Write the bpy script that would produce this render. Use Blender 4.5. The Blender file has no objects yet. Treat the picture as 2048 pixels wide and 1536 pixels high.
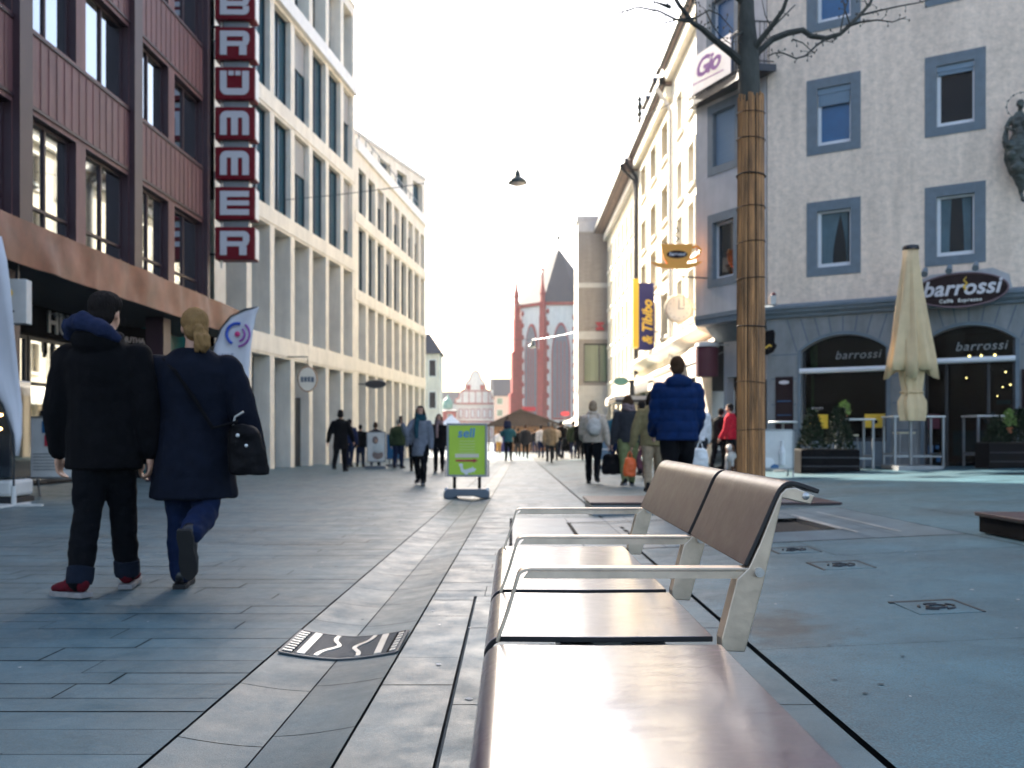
import bpy, bmesh, math, random
from mathutils import Vector, Matrix, noise, Euler
R=math.radians
random.seed(7)
sc=bpy.context.scene
# ---------------------------------------------------------------- camera, sky, sun, exposure
CZ=.908
cd=bpy.data.cameras.new('camera'); cam=bpy.data.objects.new('camera',cd); sc.collection.objects.link(cam)
cam.location=(0,0,CZ); cam.rotation_euler=(R(90),0,0)
cd.sensor_width=36; cd.lens=31.64; cd.shift_y=100/2048; cd.clip_end=2000; cd.clip_start=.05
cd.dof.use_dof=True; cd.dof.focus_distance=2.5; cd.dof.aperture_fstop=4.2
sc.camera=cam
SUN_EL=31; SUN_AZ=-30      # azimuth from +Y, negative = to the left
w=bpy.data.worlds.new('World'); sc.world=w; w.use_nodes=True
nt=w.node_tree; sky=nt.nodes.new('ShaderNodeTexSky'); sky.sky_type='NISHITA'; sky.sun_disc=False
sky.sun_elevation=R(SUN_EL); sky.sun_rotation=R(SUN_AZ); sky.altitude=200; sky.air_density=1.0; sky.dust_density=4.5; sky.ozone_density=.15
bg=nt.nodes['Background']; bg.inputs[1].default_value=.11
nt.links.new(sky.outputs[0],bg.inputs[0])
sl=bpy.data.lights.new('sun','SUN'); sl.energy=5.0; sl.angle=R(.6); sl.color=(1,.9,.76)
so=bpy.data.objects.new('sun',sl); sc.collection.objects.link(so)
sdir=Vector((math.sin(R(SUN_AZ))*math.cos(R(SUN_EL)),math.cos(R(SUN_AZ))*math.cos(R(SUN_EL)),math.sin(R(SUN_EL))))
so.rotation_euler=sdir.to_track_quat('Z','Y').to_euler(); so.location=(0,0,30)
sc.view_settings.view_transform='Standard'; sc.view_settings.look='None'; sc.view_settings.gamma=1; sc.view_settings.exposure=2.35
sc.render.engine='CYCLES'; sc.cycles.use_denoising=True; sc.cycles.max_bounces=7; sc.cycles.diffuse_bounces=4
sc.cycles.glossy_bounces=3; sc.cycles.transparent_max_bounces=6; sc.cycles.caustics_reflective=False; sc.cycles.caustics_refractive=False

def g(x,y):
    "height of the paved ground: falls gently away from the camera, rises to the right of the slot drain"
    return -.0075*y+.045*min(max(0,x-1.05),8)
# ---------------------------------------------------------------- materials
MC={}
def mat(name,col,rough=.6,metal=0,var=.12,scale=3,bump=0,bscale=60,spec=.5,coat=0,emit=None,estr=1,ior=1.5,stretch=(1,1,1),island=0,trans=0,sheen=0):
    if name in MC: return MC[name]
    m=bpy.data.materials.new(name); m.use_nodes=True; n=m.node_tree; P=n.nodes['Principled BSDF']
    P.inputs['Roughness'].default_value=rough; P.inputs['Metallic'].default_value=metal
    P.inputs['Specular IOR Level'].default_value=spec; P.inputs['Coat Weight'].default_value=coat; P.inputs['IOR'].default_value=ior
    P.inputs['Base Color'].default_value=(*col,1)
    P.inputs['Transmission Weight'].default_value=trans
    if sheen: P.inputs['Sheen Weight'].default_value=sheen
    tc=n.nodes.new('ShaderNodeTexCoord'); mp=n.nodes.new('ShaderNodeMapping'); mp.inputs['Scale'].default_value=stretch
    n.links.new(tc.outputs['Object'],mp.inputs[0])
    if var>0:
        nz=n.nodes.new('ShaderNodeTexNoise'); nz.inputs['Scale'].default_value=scale; nz.inputs['Detail'].default_value=6; nz.inputs['Roughness'].default_value=.62
        n.links.new(mp.outputs[0],nz.inputs['Vector'])
        mr=n.nodes.new('ShaderNodeMapRange'); mr.inputs[1].default_value=.3; mr.inputs[2].default_value=.7
        mr.inputs[3].default_value=1-var*1.6; mr.inputs[4].default_value=1+var
        n.links.new(nz.outputs[0],mr.inputs[0])
        val=mr.outputs[0]
        if island:
            ge=n.nodes.new('ShaderNodeNewGeometry'); m2=n.nodes.new('ShaderNodeMapRange')
            m2.inputs[3].default_value=1-island; m2.inputs[4].default_value=1+island*.6
            n.links.new(ge.outputs['Random Per Island'],m2.inputs[0])
            mm=n.nodes.new('ShaderNodeMath'); mm.operation='MULTIPLY'; n.links.new(val,mm.inputs[0]); n.links.new(m2.outputs[0],mm.inputs[1]); val=mm.outputs[0]
        vm=n.nodes.new('ShaderNodeVectorMath'); vm.operation='SCALE'; vm.inputs[0].default_value=col
        n.links.new(val,vm.inputs['Scale']); n.links.new(vm.outputs[0],P.inputs['Base Color'])
        m['_val']=1
    if bump>0:
        nb=n.nodes.new('ShaderNodeTexNoise'); nb.inputs['Scale'].default_value=bscale; nb.inputs['Detail'].default_value=5
        n.links.new(mp.outputs[0],nb.inputs['Vector']); b=n.nodes.new('ShaderNodeBump'); b.inputs['Strength'].default_value=bump; b.inputs['Distance'].default_value=.02
        n.links.new(nb.outputs[0],b.inputs['Height']); n.links.new(b.outputs[0],P.inputs['Normal'])
    if emit: P.inputs['Emission Color'].default_value=(*emit,1); P.inputs['Emission Strength'].default_value=estr
    MC[name]=m; return m
def paving(name,col,spec=.85,island=.22,speck=.25,rough=.55,sscale=220,stain=.25):
    m=mat(name,col,rough,var=stain,scale=.9,bump=.12,bscale=sscale,island=island,spec=spec)
    n=m.node_tree; P=n.nodes['Principled BSDF']; l=P.inputs['Base Color'].links[0]; src=l.from_socket
    tc=n.nodes.new('ShaderNodeTexCoord'); nz=n.nodes.new('ShaderNodeTexNoise'); nz.inputs['Scale'].default_value=sscale; nz.inputs['Detail'].default_value=3
    n.links.new(tc.outputs['Object'],nz.inputs['Vector'])
    mr=n.nodes.new('ShaderNodeMapRange'); mr.inputs[1].default_value=.35; mr.inputs[2].default_value=.65; mr.inputs[3].default_value=1-speck; mr.inputs[4].default_value=1+speck
    n.links.new(nz.outputs[0],mr.inputs[0])
    vm=n.nodes.new('ShaderNodeVectorMath'); vm.operation='SCALE'; n.links.new(src,vm.inputs[0]); n.links.new(mr.outputs[0],vm.inputs['Scale'])
    # worn patches and spots
    n2=n.nodes.new('ShaderNodeTexNoise'); n2.inputs['Scale'].default_value=5; n2.inputs['Detail'].default_value=8; n2.inputs['Roughness'].default_value=.7
    n.links.new(tc.outputs['Object'],n2.inputs['Vector'])
    m3=n.nodes.new('ShaderNodeMapRange'); m3.inputs[1].default_value=.3; m3.inputs[2].default_value=.75; m3.inputs[3].default_value=rough-.12; m3.inputs[4].default_value=rough+.2
    n.links.new(n2.outputs[0],m3.inputs[0]); n.links.new(m3.outputs[0],P.inputs['Roughness'])
    n.links.new(vm.outputs[0],P.inputs['Base Color']); return m
def glassy(name,tint,dens=.25,rough=.03,ior=1.5):
    m=bpy.data.materials.new(name); m.use_nodes=True; n=m.node_tree; n.nodes.clear()
    o=n.nodes.new('ShaderNodeOutputMaterial'); t=n.nodes.new('ShaderNodeBsdfTransparent'); t.inputs[0].default_value=(*tint,1)
    gl=n.nodes.new('ShaderNodeBsdfGlossy'); gl.inputs['Roughness'].default_value=rough; f=n.nodes.new('ShaderNodeFresnel'); f.inputs[0].default_value=ior
    mx=n.nodes.new('ShaderNodeMixShader'); n.links.new(f.outputs[0],mx.inputs[0]); n.links.new(t.outputs[0],mx.inputs[1]); n.links.new(gl.outputs[0],mx.inputs[2]); n.links.new(mx.outputs[0],o.inputs[0])
    MC[name]=m; return m
M=MC
def weather(m,amt=.16,sc_=(1.2,1.2,.16)):
    "rain streaks and dirt: a stretched noise over whatever colour feeds the surface"
    n=M[m].node_tree; P=n.nodes['Principled BSDF']; src=P.inputs['Base Color'].links[0].from_socket
    tc=n.nodes.new('ShaderNodeTexCoord'); mp=n.nodes.new('ShaderNodeMapping'); mp.inputs['Scale'].default_value=sc_; nz=n.nodes.new('ShaderNodeTexNoise'); nz.inputs['Scale'].default_value=2.2; nz.inputs['Detail'].default_value=7; nz.inputs['Roughness'].default_value=.65
    n.links.new(tc.outputs['Object'],mp.inputs[0]); n.links.new(mp.outputs[0],nz.inputs['Vector']); r=n.nodes.new('ShaderNodeMapRange'); r.inputs[1].default_value=.38; r.inputs[2].default_value=.62; r.inputs[3].default_value=1-amt; r.inputs[4].default_value=1.03
    n.links.new(nz.outputs[0],r.inputs[0]); v=n.nodes.new('ShaderNodeVectorMath'); v.operation='SCALE'; n.links.new(src,v.inputs[0]); n.links.new(r.outputs[0],v.inputs['Scale']); n.links.new(v.outputs[0],P.inputs['Base Color'])
mat('black',(.003,.003,.004),.7,spec=.06,var=.1); mat('darkmetal',(.03,.033,.04),.4,.6); mat('steel',(.60,.50,.40),.45,1,var=.16,scale=9,bump=.05,bscale=30)
mat('galv',(.26,.27,.28),.5,.8,var=.1); mat('white',(.72,.71,.69),.5,var=.06); mat('offwhite',(.6,.58,.55),.6,var=.08)
mat('cream',(.74,.66,.5),.8,var=.08,scale=1.2,bump=.15,bscale=30); mat('creamwhite',(.78,.74,.64),.8,var=.06,scale=1.0,bump=.1,bscale=30)
mat('stone',(.80,.75,.66),.75,var=.07,scale=1.5,bump=.08,bscale=40); mat('stone2',(.80,.75,.66),.75,var=.07,scale=1.5)
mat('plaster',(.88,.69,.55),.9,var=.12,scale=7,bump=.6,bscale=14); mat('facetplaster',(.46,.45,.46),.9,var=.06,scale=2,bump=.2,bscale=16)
mat('basegrey',(.10,.12,.145),.45,var=.08); mat('bluetrim',(.135,.172,.205),.75,var=.1,scale=5); mat('shopstone',(.24,.25,.255),.8,var=.1,scale=3,bump=.15,bscale=30); mat('groove',(.10,.13,.18),.8)
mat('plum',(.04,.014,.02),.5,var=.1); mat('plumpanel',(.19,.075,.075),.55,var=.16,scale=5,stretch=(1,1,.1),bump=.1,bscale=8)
mat('copper',(.14,.042,.026),.5,.25,var=.3,scale=1.6,bump=.2,bscale=6); mat('pane',(.008,.012,.018),.03,ior=1.75,var=0); mat('panedark',(.003,.005,.008),.1,ior=1.3,spec=.3,var=0); mat('panebright',(.42,.46,.5),.03,metal=1,var=.05,scale=.6)
mat('paneblue',(.004,.05,.085),.12,var=.35,scale=6,stretch=(8,8,.05),ior=1.5); mat('sashwhite',(.7,.7,.72),.45,var=.03)
mat('blind',(.17,.25,.33),.6,var=.05,bump=.2,bscale=30,stretch=(.1,.1,4)); mat('blueglass',(.004,.10,.25),.3,var=.15,scale=2)
mat('roofslate',(.035,.038,.048),.7,var=.2,scale=8); mat('rooftile',(.22,.16,.14),.8,var=.2,scale=6)
mat('redstone',(.38,.05,.04),.8,var=.15,scale=2); mat('churchwhite',(.75,.70,.64),.8,var=.05,scale=2); mat('leadglass',(.14,.13,.16),.35,var=.5,scale=5,stretch=(3,3,1))
mat('peach',(.66,.46,.36),.8,var=.06); mat('brick',(.36,.32,.29),.85,var=.16,scale=5,stretch=(.3,.3,5)); mat('greenglass',(.20,.27,.18),.2,var=.25,scale=1,stretch=(5,5,.1))
mat('signred',(.17,.002,.010),.5,coat=0,spec=.2,var=.03); mat('letterwhite',(.62,.58,.60),.4,var=.02); mat('orange',(.95,.36,.02),.4,var=.03); mat('yellow',(.85,.5,.02),.45,var=.03)
mat('navy',(.03,.03,.13),.6,spec=.2,var=.05); mat('oxblood',(.012,.003,.005),.6,spec=.15,var=.05); mat('lime',(.40,.58,.03),.4,var=.05,coat=.3); mat('crimson',(.42,.02,.04),.5,var=.04)
mat('facadeblind',(.3,.3,.3),.6,var=.05); mat('skyblue',(.05,.22,.5),.5,var=.03); mat('maroon',(.09,.012,.025),.7,var=.1); mat('awningcloth',(.72,.56,.46),.8,var=.06,scale=2)
mat('wood',(.34,.16,.06),.7,var=.15,scale=6,stretch=(6,6,.4)); mat('woodroof',(.06,.035,.022),.8,var=.2,scale=6)
mat('rimpink',(.16,.10,.12),.5,var=.05); mat('bark',(.05,.05,.042),.85,var=.3,scale=7,bump=.6,bscale=25,stretch=(1,1,.5)); mat('reed',(.46,.22,.08),.6,var=.45,scale=16,stretch=(1,1,.12),island=.5,bump=.3,bscale=40)
mat('wire',(.02,.018,.015),.5,.5); mat('soil',(.018,.014,.010),.95,var=.3,scale=20,bump=1,bscale=40)
mat('canvas',(.68,.49,.28),.85,var=.08,scale=3,bump=.15,bscale=20); mat('foliage',(.008,.02,.008),.85,spec=.15,var=.5,scale=9); mat('foliagelight',(.16,.26,.05),.6,var=.4,scale=9)
mat('terracotta',(.42,.13,.05),.75,var=.1); mat('bronze',(.05,.065,.06),.45,.5,var=.35,scale=9,bump=.3,bscale=25)
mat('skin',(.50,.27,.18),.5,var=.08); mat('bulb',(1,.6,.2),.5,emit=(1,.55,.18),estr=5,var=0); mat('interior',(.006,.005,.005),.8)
mat('laminate_end',(.008,.007,.008),.5,var=.1); mat('bagleather',(.002,.002,.003),.6,spec=.1,var=.2,bump=.2,bscale=50); mat('pink',(.55,.02,.15),.5,var=0); mat('violet',(.28,.06,.33),.5,var=0); mat('logoblue',(.02,.07,.42),.5,var=0)
mat('teal',(.01,.12,.13),.25,var=.2); mat('goldtext',(.8,.5,.05),.4,var=.03); mat('coppergreen',(.12,.3,.24),.5,var=.1)
mat('metalplate',(.10,.145,.17),.38,var=.25,scale=3,bump=.08,bscale=90); mat('castiron',(.02,.022,.026),.5,.5,bump=.2,bscale=80); mat('grateiron',(.10,.11,.12),.5,.4); mat('wornsteel',(.55,.55,.54),.4,.8,var=.15)
glassy('shopglass',(.4,.5,.55),ior=1.12)
paving('paving',(.056,.112,.132),spec=.65,island=.10,rough=.46); paving('gutterstone',(.060,.108,.122),spec=.65,island=.06,rough=.46); paving('bigslab',(.026,.086,.112),spec=.55,island=.05,speck=.42,sscale=130,stain=.3)
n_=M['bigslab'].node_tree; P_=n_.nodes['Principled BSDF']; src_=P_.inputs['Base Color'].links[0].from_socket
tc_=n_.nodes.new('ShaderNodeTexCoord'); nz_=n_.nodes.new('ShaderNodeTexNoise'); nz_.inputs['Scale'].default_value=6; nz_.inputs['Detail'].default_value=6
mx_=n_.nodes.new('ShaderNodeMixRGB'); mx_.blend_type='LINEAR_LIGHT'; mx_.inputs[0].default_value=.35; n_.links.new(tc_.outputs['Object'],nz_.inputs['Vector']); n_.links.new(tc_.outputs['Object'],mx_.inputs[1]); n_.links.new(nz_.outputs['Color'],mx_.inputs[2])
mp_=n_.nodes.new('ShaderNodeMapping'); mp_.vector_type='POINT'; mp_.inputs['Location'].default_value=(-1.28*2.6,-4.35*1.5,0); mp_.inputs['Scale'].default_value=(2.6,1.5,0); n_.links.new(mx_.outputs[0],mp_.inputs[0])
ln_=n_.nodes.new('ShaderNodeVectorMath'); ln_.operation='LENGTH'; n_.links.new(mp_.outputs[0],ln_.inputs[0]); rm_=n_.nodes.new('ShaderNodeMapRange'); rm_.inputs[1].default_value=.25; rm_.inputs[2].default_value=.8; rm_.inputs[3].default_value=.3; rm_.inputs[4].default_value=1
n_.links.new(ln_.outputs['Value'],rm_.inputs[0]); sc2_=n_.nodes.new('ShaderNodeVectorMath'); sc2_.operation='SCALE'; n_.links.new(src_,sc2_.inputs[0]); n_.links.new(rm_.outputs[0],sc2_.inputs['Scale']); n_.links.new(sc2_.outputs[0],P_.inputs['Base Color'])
mat('bannercloth',(.30,.29,.34),.7,var=.05); mat('gum',(.5,.5,.48),.8,var=.1); mat('lace',(.09,.15,.18),.9,var=.1); mat('gutterjoint',(.035,.055,.065),.9,var=.1)
for _m,_a in (('plaster',.15),('stone',.12),('stone2',.12),('plumpanel',.25),('shopstone',.2),('facetplaster',.12),('cream',.1),('creamwhite',.08),('churchwhite',.1),('brick',.15)): weather(_m,_a)
mat('joint',(.02,.028,.034),.9,var=.2)
# bench laminate: dull brown-plum board with a sheen, smudges and scuffs
def laminate(name,col,rough,coat,ci=2.3):
    m=mat(name,col,rough,var=.05,scale=14,bump=.01,bscale=60,coat=coat); n=m.node_tree; P=n.nodes['Principled BSDF']; P.inputs['Coat Roughness'].default_value=.17; P.inputs['Coat IOR'].default_value=ci
    tc=n.nodes.new('ShaderNodeTexCoord'); a=n.nodes.new('ShaderNodeTexNoise'); a.inputs['Scale'].default_value=16; a.inputs['Detail'].default_value=10; a.inputs['Roughness'].default_value=.75; a.inputs['Distortion'].default_value=.3
    n.links.new(tc.outputs['Object'],a.inputs['Vector']); r=n.nodes.new('ShaderNodeMapRange'); r.inputs[1].default_value=.35; r.inputs[2].default_value=.72; r.inputs[3].default_value=rough-.03; r.inputs[4].default_value=rough+.10
    n.links.new(a.outputs[0],r.inputs[0]); n.links.new(r.outputs[0],P.inputs['Roughness'])
    # scuffed patches where the sheen is rubbed dull
    c1=n.nodes.new('ShaderNodeTexNoise'); c1.inputs['Scale'].default_value=2.6; c1.inputs['Detail'].default_value=3; c2=n.nodes.new('ShaderNodeTexNoise'); c2.inputs['Scale'].default_value=22; c2.inputs['Detail'].default_value=10; c2.inputs['Roughness'].default_value=.8; c2.inputs['Distortion'].default_value=1.2
    mp=n.nodes.new('ShaderNodeMapping'); mp.inputs['Scale'].default_value=(.45,1.6,1); n.links.new(tc.outputs['Object'],mp.inputs[0]); n.links.new(mp.outputs[0],c2.inputs['Vector']); n.links.new(tc.outputs['Object'],c1.inputs['Vector'])
    r1=n.nodes.new('ShaderNodeMapRange'); r1.inputs[1].default_value=.48; r1.inputs[2].default_value=.56; n.links.new(c1.outputs[0],r1.inputs[0]); r2=n.nodes.new('ShaderNodeMapRange'); r2.inputs[1].default_value=.50; r2.inputs[2].default_value=.60; n.links.new(c2.outputs[0],r2.inputs[0])
    ml=n.nodes.new('ShaderNodeMath'); ml.operation='MULTIPLY'; n.links.new(r1.outputs[0],ml.inputs[0]); n.links.new(r2.outputs[0],ml.inputs[1])
    r3=n.nodes.new('ShaderNodeMapRange'); r3.inputs[3].default_value=coat; r3.inputs[4].default_value=coat*.45; n.links.new(ml.outputs[0],r3.inputs[0]); n.links.new(r3.outputs[0],P.inputs['Coat Weight'])
    return m
laminate('laminate',(.05,.014,.028),.32,1,3.0); M['laminate'].node_tree.nodes['Principled BSDF'].inputs['IOR'].default_value=2.0; laminate('laminate_back',(.034,.011,.011),.5,.3,1.4); laminate('laminate_dull',(.045,.018,.022),.45,.3,1.5)

# ---------------------------------------------------------------- mesh helpers
def link(o,parent=None):
    sc.collection.objects.link(o)
    if parent is not None: o.parent=parent
    return o
def tag(o,label=None,cat=None,group=None,kind=None):
    if label: o['label']=label
    if cat: o['category']=cat
    if group: o['group']=group
    if kind: o['kind']=kind
    return o
def empty(name,loc=(0,0,0),rz=0,label=None,cat=None,group=None):
    o=bpy.data.objects.new(name,None); o.location=loc; o.rotation_euler=(0,0,rz); o.empty_display_size=.2
    link(o); return tag(o,label,cat,group)
XS=[1.0]    # building scale, applied about eye height
class B:
    def __init__(s): s.v=[]; s.f=[]; s.m=[]; s.cm=0
    def add(s,vs,fs):
        k=len(s.v); s.v+= [tuple(v) for v in vs]; s.f+=[tuple(i+k for i in f) for f in fs]; s.m+=[s.cm]*len(fs); return s
    def box(s,x0,x1,y0,y1,z0,z1):
        return s.add([(x0,y0,z0),(x1,y0,z0),(x1,y1,z0),(x0,y1,z0),(x0,y0,z1),(x1,y0,z1),(x1,y1,z1),(x0,y1,z1)],
              [(0,3,2,1),(4,5,6,7),(0,1,5,4),(1,2,6,5),(2,3,7,6),(3,0,4,7)])
    def prism(s,pts,a,b,ax='y'):
        "2D outline (u,v) extruded between a and b along an axis; ax y: u=x v=z, ax x: u=y v=z, ax z: u=x v=y"
        n=len(pts)
        mk={'y':lambda u,v,t:(u,t,v),'x':lambda u,v,t:(t,u,v),'z':lambda u,v,t:(u,v,t)}[ax]
        vs=[mk(u,v,a) for u,v in pts]+[mk(u,v,b) for u,v in pts]
        return s.add(vs,[tuple(range(n)),tuple(range(2*n-1,n-1,-1))]+[(i,i+n,(i+1)%n+n,(i+1)%n) for i in range(n)])
    def loft(s,rings,caps=True):
        n=len(rings[0]); k=len(rings); vs=[p for r in rings for p in r]
        fs=[(i*n+j,i*n+(j+1)%n,(i+1)*n+(j+1)%n,(i+1)*n+j) for i in range(k-1) for j in range(n)]
        if caps: fs+=[tuple(range(n-1,-1,-1)),tuple((k-1)*n+j for j in range(n))]
        return s.add(vs,fs)
    def lathe(s,prof,c=(0,0,0),n=20,caps=True):
        return s.loft([[(c[0]+r*math.cos(2*math.pi*j/n),c[1]+r*math.sin(2*math.pi*j/n),c[2]+z) for j in range(n)] for r,z in prof],caps)
    def tube(s,pts,rad,n=8,caps=True,flat=1.0):
        pts=[Vector(p) for p in pts]; 
        if not hasattr(rad,'__len__'): rad=[rad]*len(pts)
        rings=[]; up=None
        for i,p in enumerate(pts):
            t=(pts[min(i+1,len(pts)-1)]-pts[max(i-1,0)]); t.normalize()
            if up is None: up=Vector((0,0,1)) if abs(t.z)<.9 else Vector((0,1,0))
            a=t.cross(up)
            if a.length<1e-4: a=t.cross(Vector((1,0,0)))
            a.normalize(); b=a.cross(t); b.normalize(); up=b
            rings.append([tuple(p+a*math.cos(2*math.pi*j/n)*rad[i]+b*math.sin(2*math.pi*j/n)*rad[i]*flat) for j in range(n)])
        return s.loft(rings,caps)
    def ball(s,c,r,n=14,m=9,rot=None):
        if not hasattr(r,'__len__'): r=(r,r,r)
        vs=[];fs=[]; c=Vector(c)
        vs.append((0,0,r[2]))
        for i in range(1,m):
            a=math.pi*i/m
            for j in range(n):
                b=2*math.pi*j/n; vs.append((r[0]*math.sin(a)*math.cos(b),r[1]*math.sin(a)*math.sin(b),r[2]*math.cos(a)))
        vs.append((0,0,-r[2]))
        for j in range(n): fs.append((0,1+j,1+(j+1)%n)); fs.append((len(vs)-1,1+(m-2)*n+(j+1)%n,1+(m-2)*n+j))
        for i in range(m-2):
            for j in range(n): a=1+i*n+j; b=1+i*n+(j+1)%n; fs.append((a,a+n,b+n,b))
        if rot is not None: vs=[tuple(rot@Vector(v)+c) for v in vs]
        else: vs=[tuple(Vector(v)+c) for v in vs]
        return s.add(vs,fs)
    def mesh(s,name,mats):
        me=bpy.data.meshes.new(name); k=XS[0]
        vs=s.v if k==1 else [(x*k,y*k,CZ+(z-CZ)*k) for x,y,z in s.v]
        me.from_pydata(vs,[],s.f)
        if not isinstance(mats,(list,tuple)): mats=[mats]
        for m in mats: me.materials.append(M[m] if isinstance(m,str) else m)
        if len(mats)>1: me.polygons.foreach_set('material_index',s.m)
        bm=bmesh.new(); bm.from_mesh(me); bmesh.ops.recalc_face_normals(bm,faces=bm.faces); bm.to_mesh(me); bm.free(); me.update(); return me
    def build(s,name,mats,parent=None,smooth=False,bevel=0,loc=None,rz=0,seg=2):
        me=s.mesh(name,mats); o=bpy.data.objects.new(name,me); link(o,parent)
        if smooth: 
            me.polygons.foreach_set('use_smooth',[True]*len(me.polygons))
            try: me.set_sharp_from_angle(angle=R(40))
            except Exception: pass
        if bevel:
            md=o.modifiers.new('bevel','BEVEL'); md.width=bevel; md.segments=seg; md.limit_method='ANGLE'; md.harden_normals=False
        if loc is not None: o.location=loc
        o.rotation_euler.z=rz
        return o
def solid(o,t,off=0):
    m=o.modifiers.new('solid','SOLIDIFY'); m.thickness=t; m.offset=off; return o
def text_mesh(txt,size,bold=.0,shear=0,ext=.008,align='LEFT',space=1.0,rot90=False,flip=False):
    c=bpy.data.curves.new('t','FONT'); c.body=txt; c.size=size; c.offset=bold; c.shear=shear; c.extrude=ext; c.align_x=align; c.space_character=space; c.resolution_u=3
    o=bpy.data.objects.new('t',c); sc.collection.objects.link(o)
    dg=bpy.context.evaluated_depsgraph_get(); me=bpy.data.meshes.new_from_object(o.evaluated_get(dg)); 
    vs=[tuple(v.co) for v in me.vertices]; fs=[tuple(p.vertices) for p in me.polygons]
    bpy.data.objects.remove(o); bpy.data.curves.remove(c); bpy.data.meshes.remove(me)
    if flip: vs=[(-x,y,z) for x,y,z in vs]
    if rot90: vs=[(-y,x,z) for x,y,z in vs]
    return [(x,-z,y) for x,y,z in vs],fs       # upright, facing -y
def text(name,txt,size,m,parent,at,**k):
    vs,fs=text_mesh(txt,size,**k); b=B(); b.add([(x+at[0],y+at[1],z+at[2]) for x,y,z in vs],fs)
    return b.build(name,m,parent)
def copy_tree(o,parent=None,loc=None):
    c=o.copy(); sc.collection.objects.link(c)
    if parent is not None: c.parent=parent
    if loc is not None: c.location=loc
    for ch in list(o.children): copy_tree(ch,c)
    return c
def wall(parent,name,x0,x1,z0,z1,holes,m,y=0,holem=None):
    "wall sheet with rectangular openings (x0,x1,z0,z1,depth) and their reveals; interior is +y"
    b=B(); xs=sorted({x0,x1,*[h[0] for h in holes],*[h[1] for h in holes]}); zs=sorted({z0,z1,*[h[2] for h in holes],*[h[3] for h in holes]})
    xs=[x for x in xs if x0<=x<=x1]; zs=[z for z in zs if z0<=z<=z1]
    for i in range(len(xs)-1):
        for j in range(len(zs)-1):
            cx=(xs[i]+xs[i+1])/2; cz=(zs[j]+zs[j+1])/2
            if any(h[0]<cx<h[1] and h[2]<cz<h[3] for h in holes): continue
            b.add([(xs[i],y,zs[j]),(xs[i+1],y,zs[j]),(xs[i+1],y,zs[j+1]),(xs[i],y,zs[j+1])],[(0,1,2,3)])
    if holem: b.cm=1
    for a,c,d,e,dep in holes:
        b.add([(a,y,d),(c,y,d),(c,y,e),(a,y,e),(a,y+dep,d),(c,y+dep,d),(c,y+dep,e),(a,y+dep,e)],[(0,4,5,1),(1,5,6,2),(2,6,7,3),(3,7,4,0)])
    me_b=b
    mats=[m,holem] if holem else m
    me=bpy.data.meshes.new(name); k=XS[0]
    me.from_pydata([(p[0]*k,p[1]*k,CZ+(p[2]-CZ)*k) for p in b.v] if k!=1 else b.v,[],b.f)
    for q in (mats if isinstance(mats,list) else [mats]): me.materials.append(M[q])
    if holem: me.polygons.foreach_set('material_index',b.m)
    bm=bmesh.new(); bm.from_mesh(me); bmesh.ops.remove_doubles(bm,verts=bm.verts,dist=.0005); bm.to_mesh(me); bm.free()
    o=bpy.data.objects.new(name,me); link(o,parent); return o
def window(parent,x0,x1,z0,z1,y,fm='darkmetal',pm='pane',fw=.06,mull=(),trans=(),dep=.05,name='window'):
    b=B(); b.box(x0,x1,y-dep,y,z0,z0+fw).box(x0,x1,y-dep,y,z1-fw,z1).box(x0,x0+fw,y-dep,y,z0+fw,z1-fw).box(x1-fw,x1,y-dep,y,z0+fw,z1-fw)
    for t in mull: x=x0+(x1-x0)*t; b.box(x-fw/2,x+fw/2,y-dep,y,z0+fw,z1-fw)
    for t in trans: z=z0+(z1-z0)*t; b.box(x0+fw,x1-fw,y-dep-.003,y-.003,z-fw/2,z+fw/2)
    f=b.build(name,fm,parent)
    B().add([(x0+.01,y-.012,z0+.01),(x1-.01,y-.012,z0+.01),(x1-.01,y-.012,z1-.01),(x0+.01,y-.012,z1-.01)],[(0,1,2,3)]).build('pane',pm,f)
    return f
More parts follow.
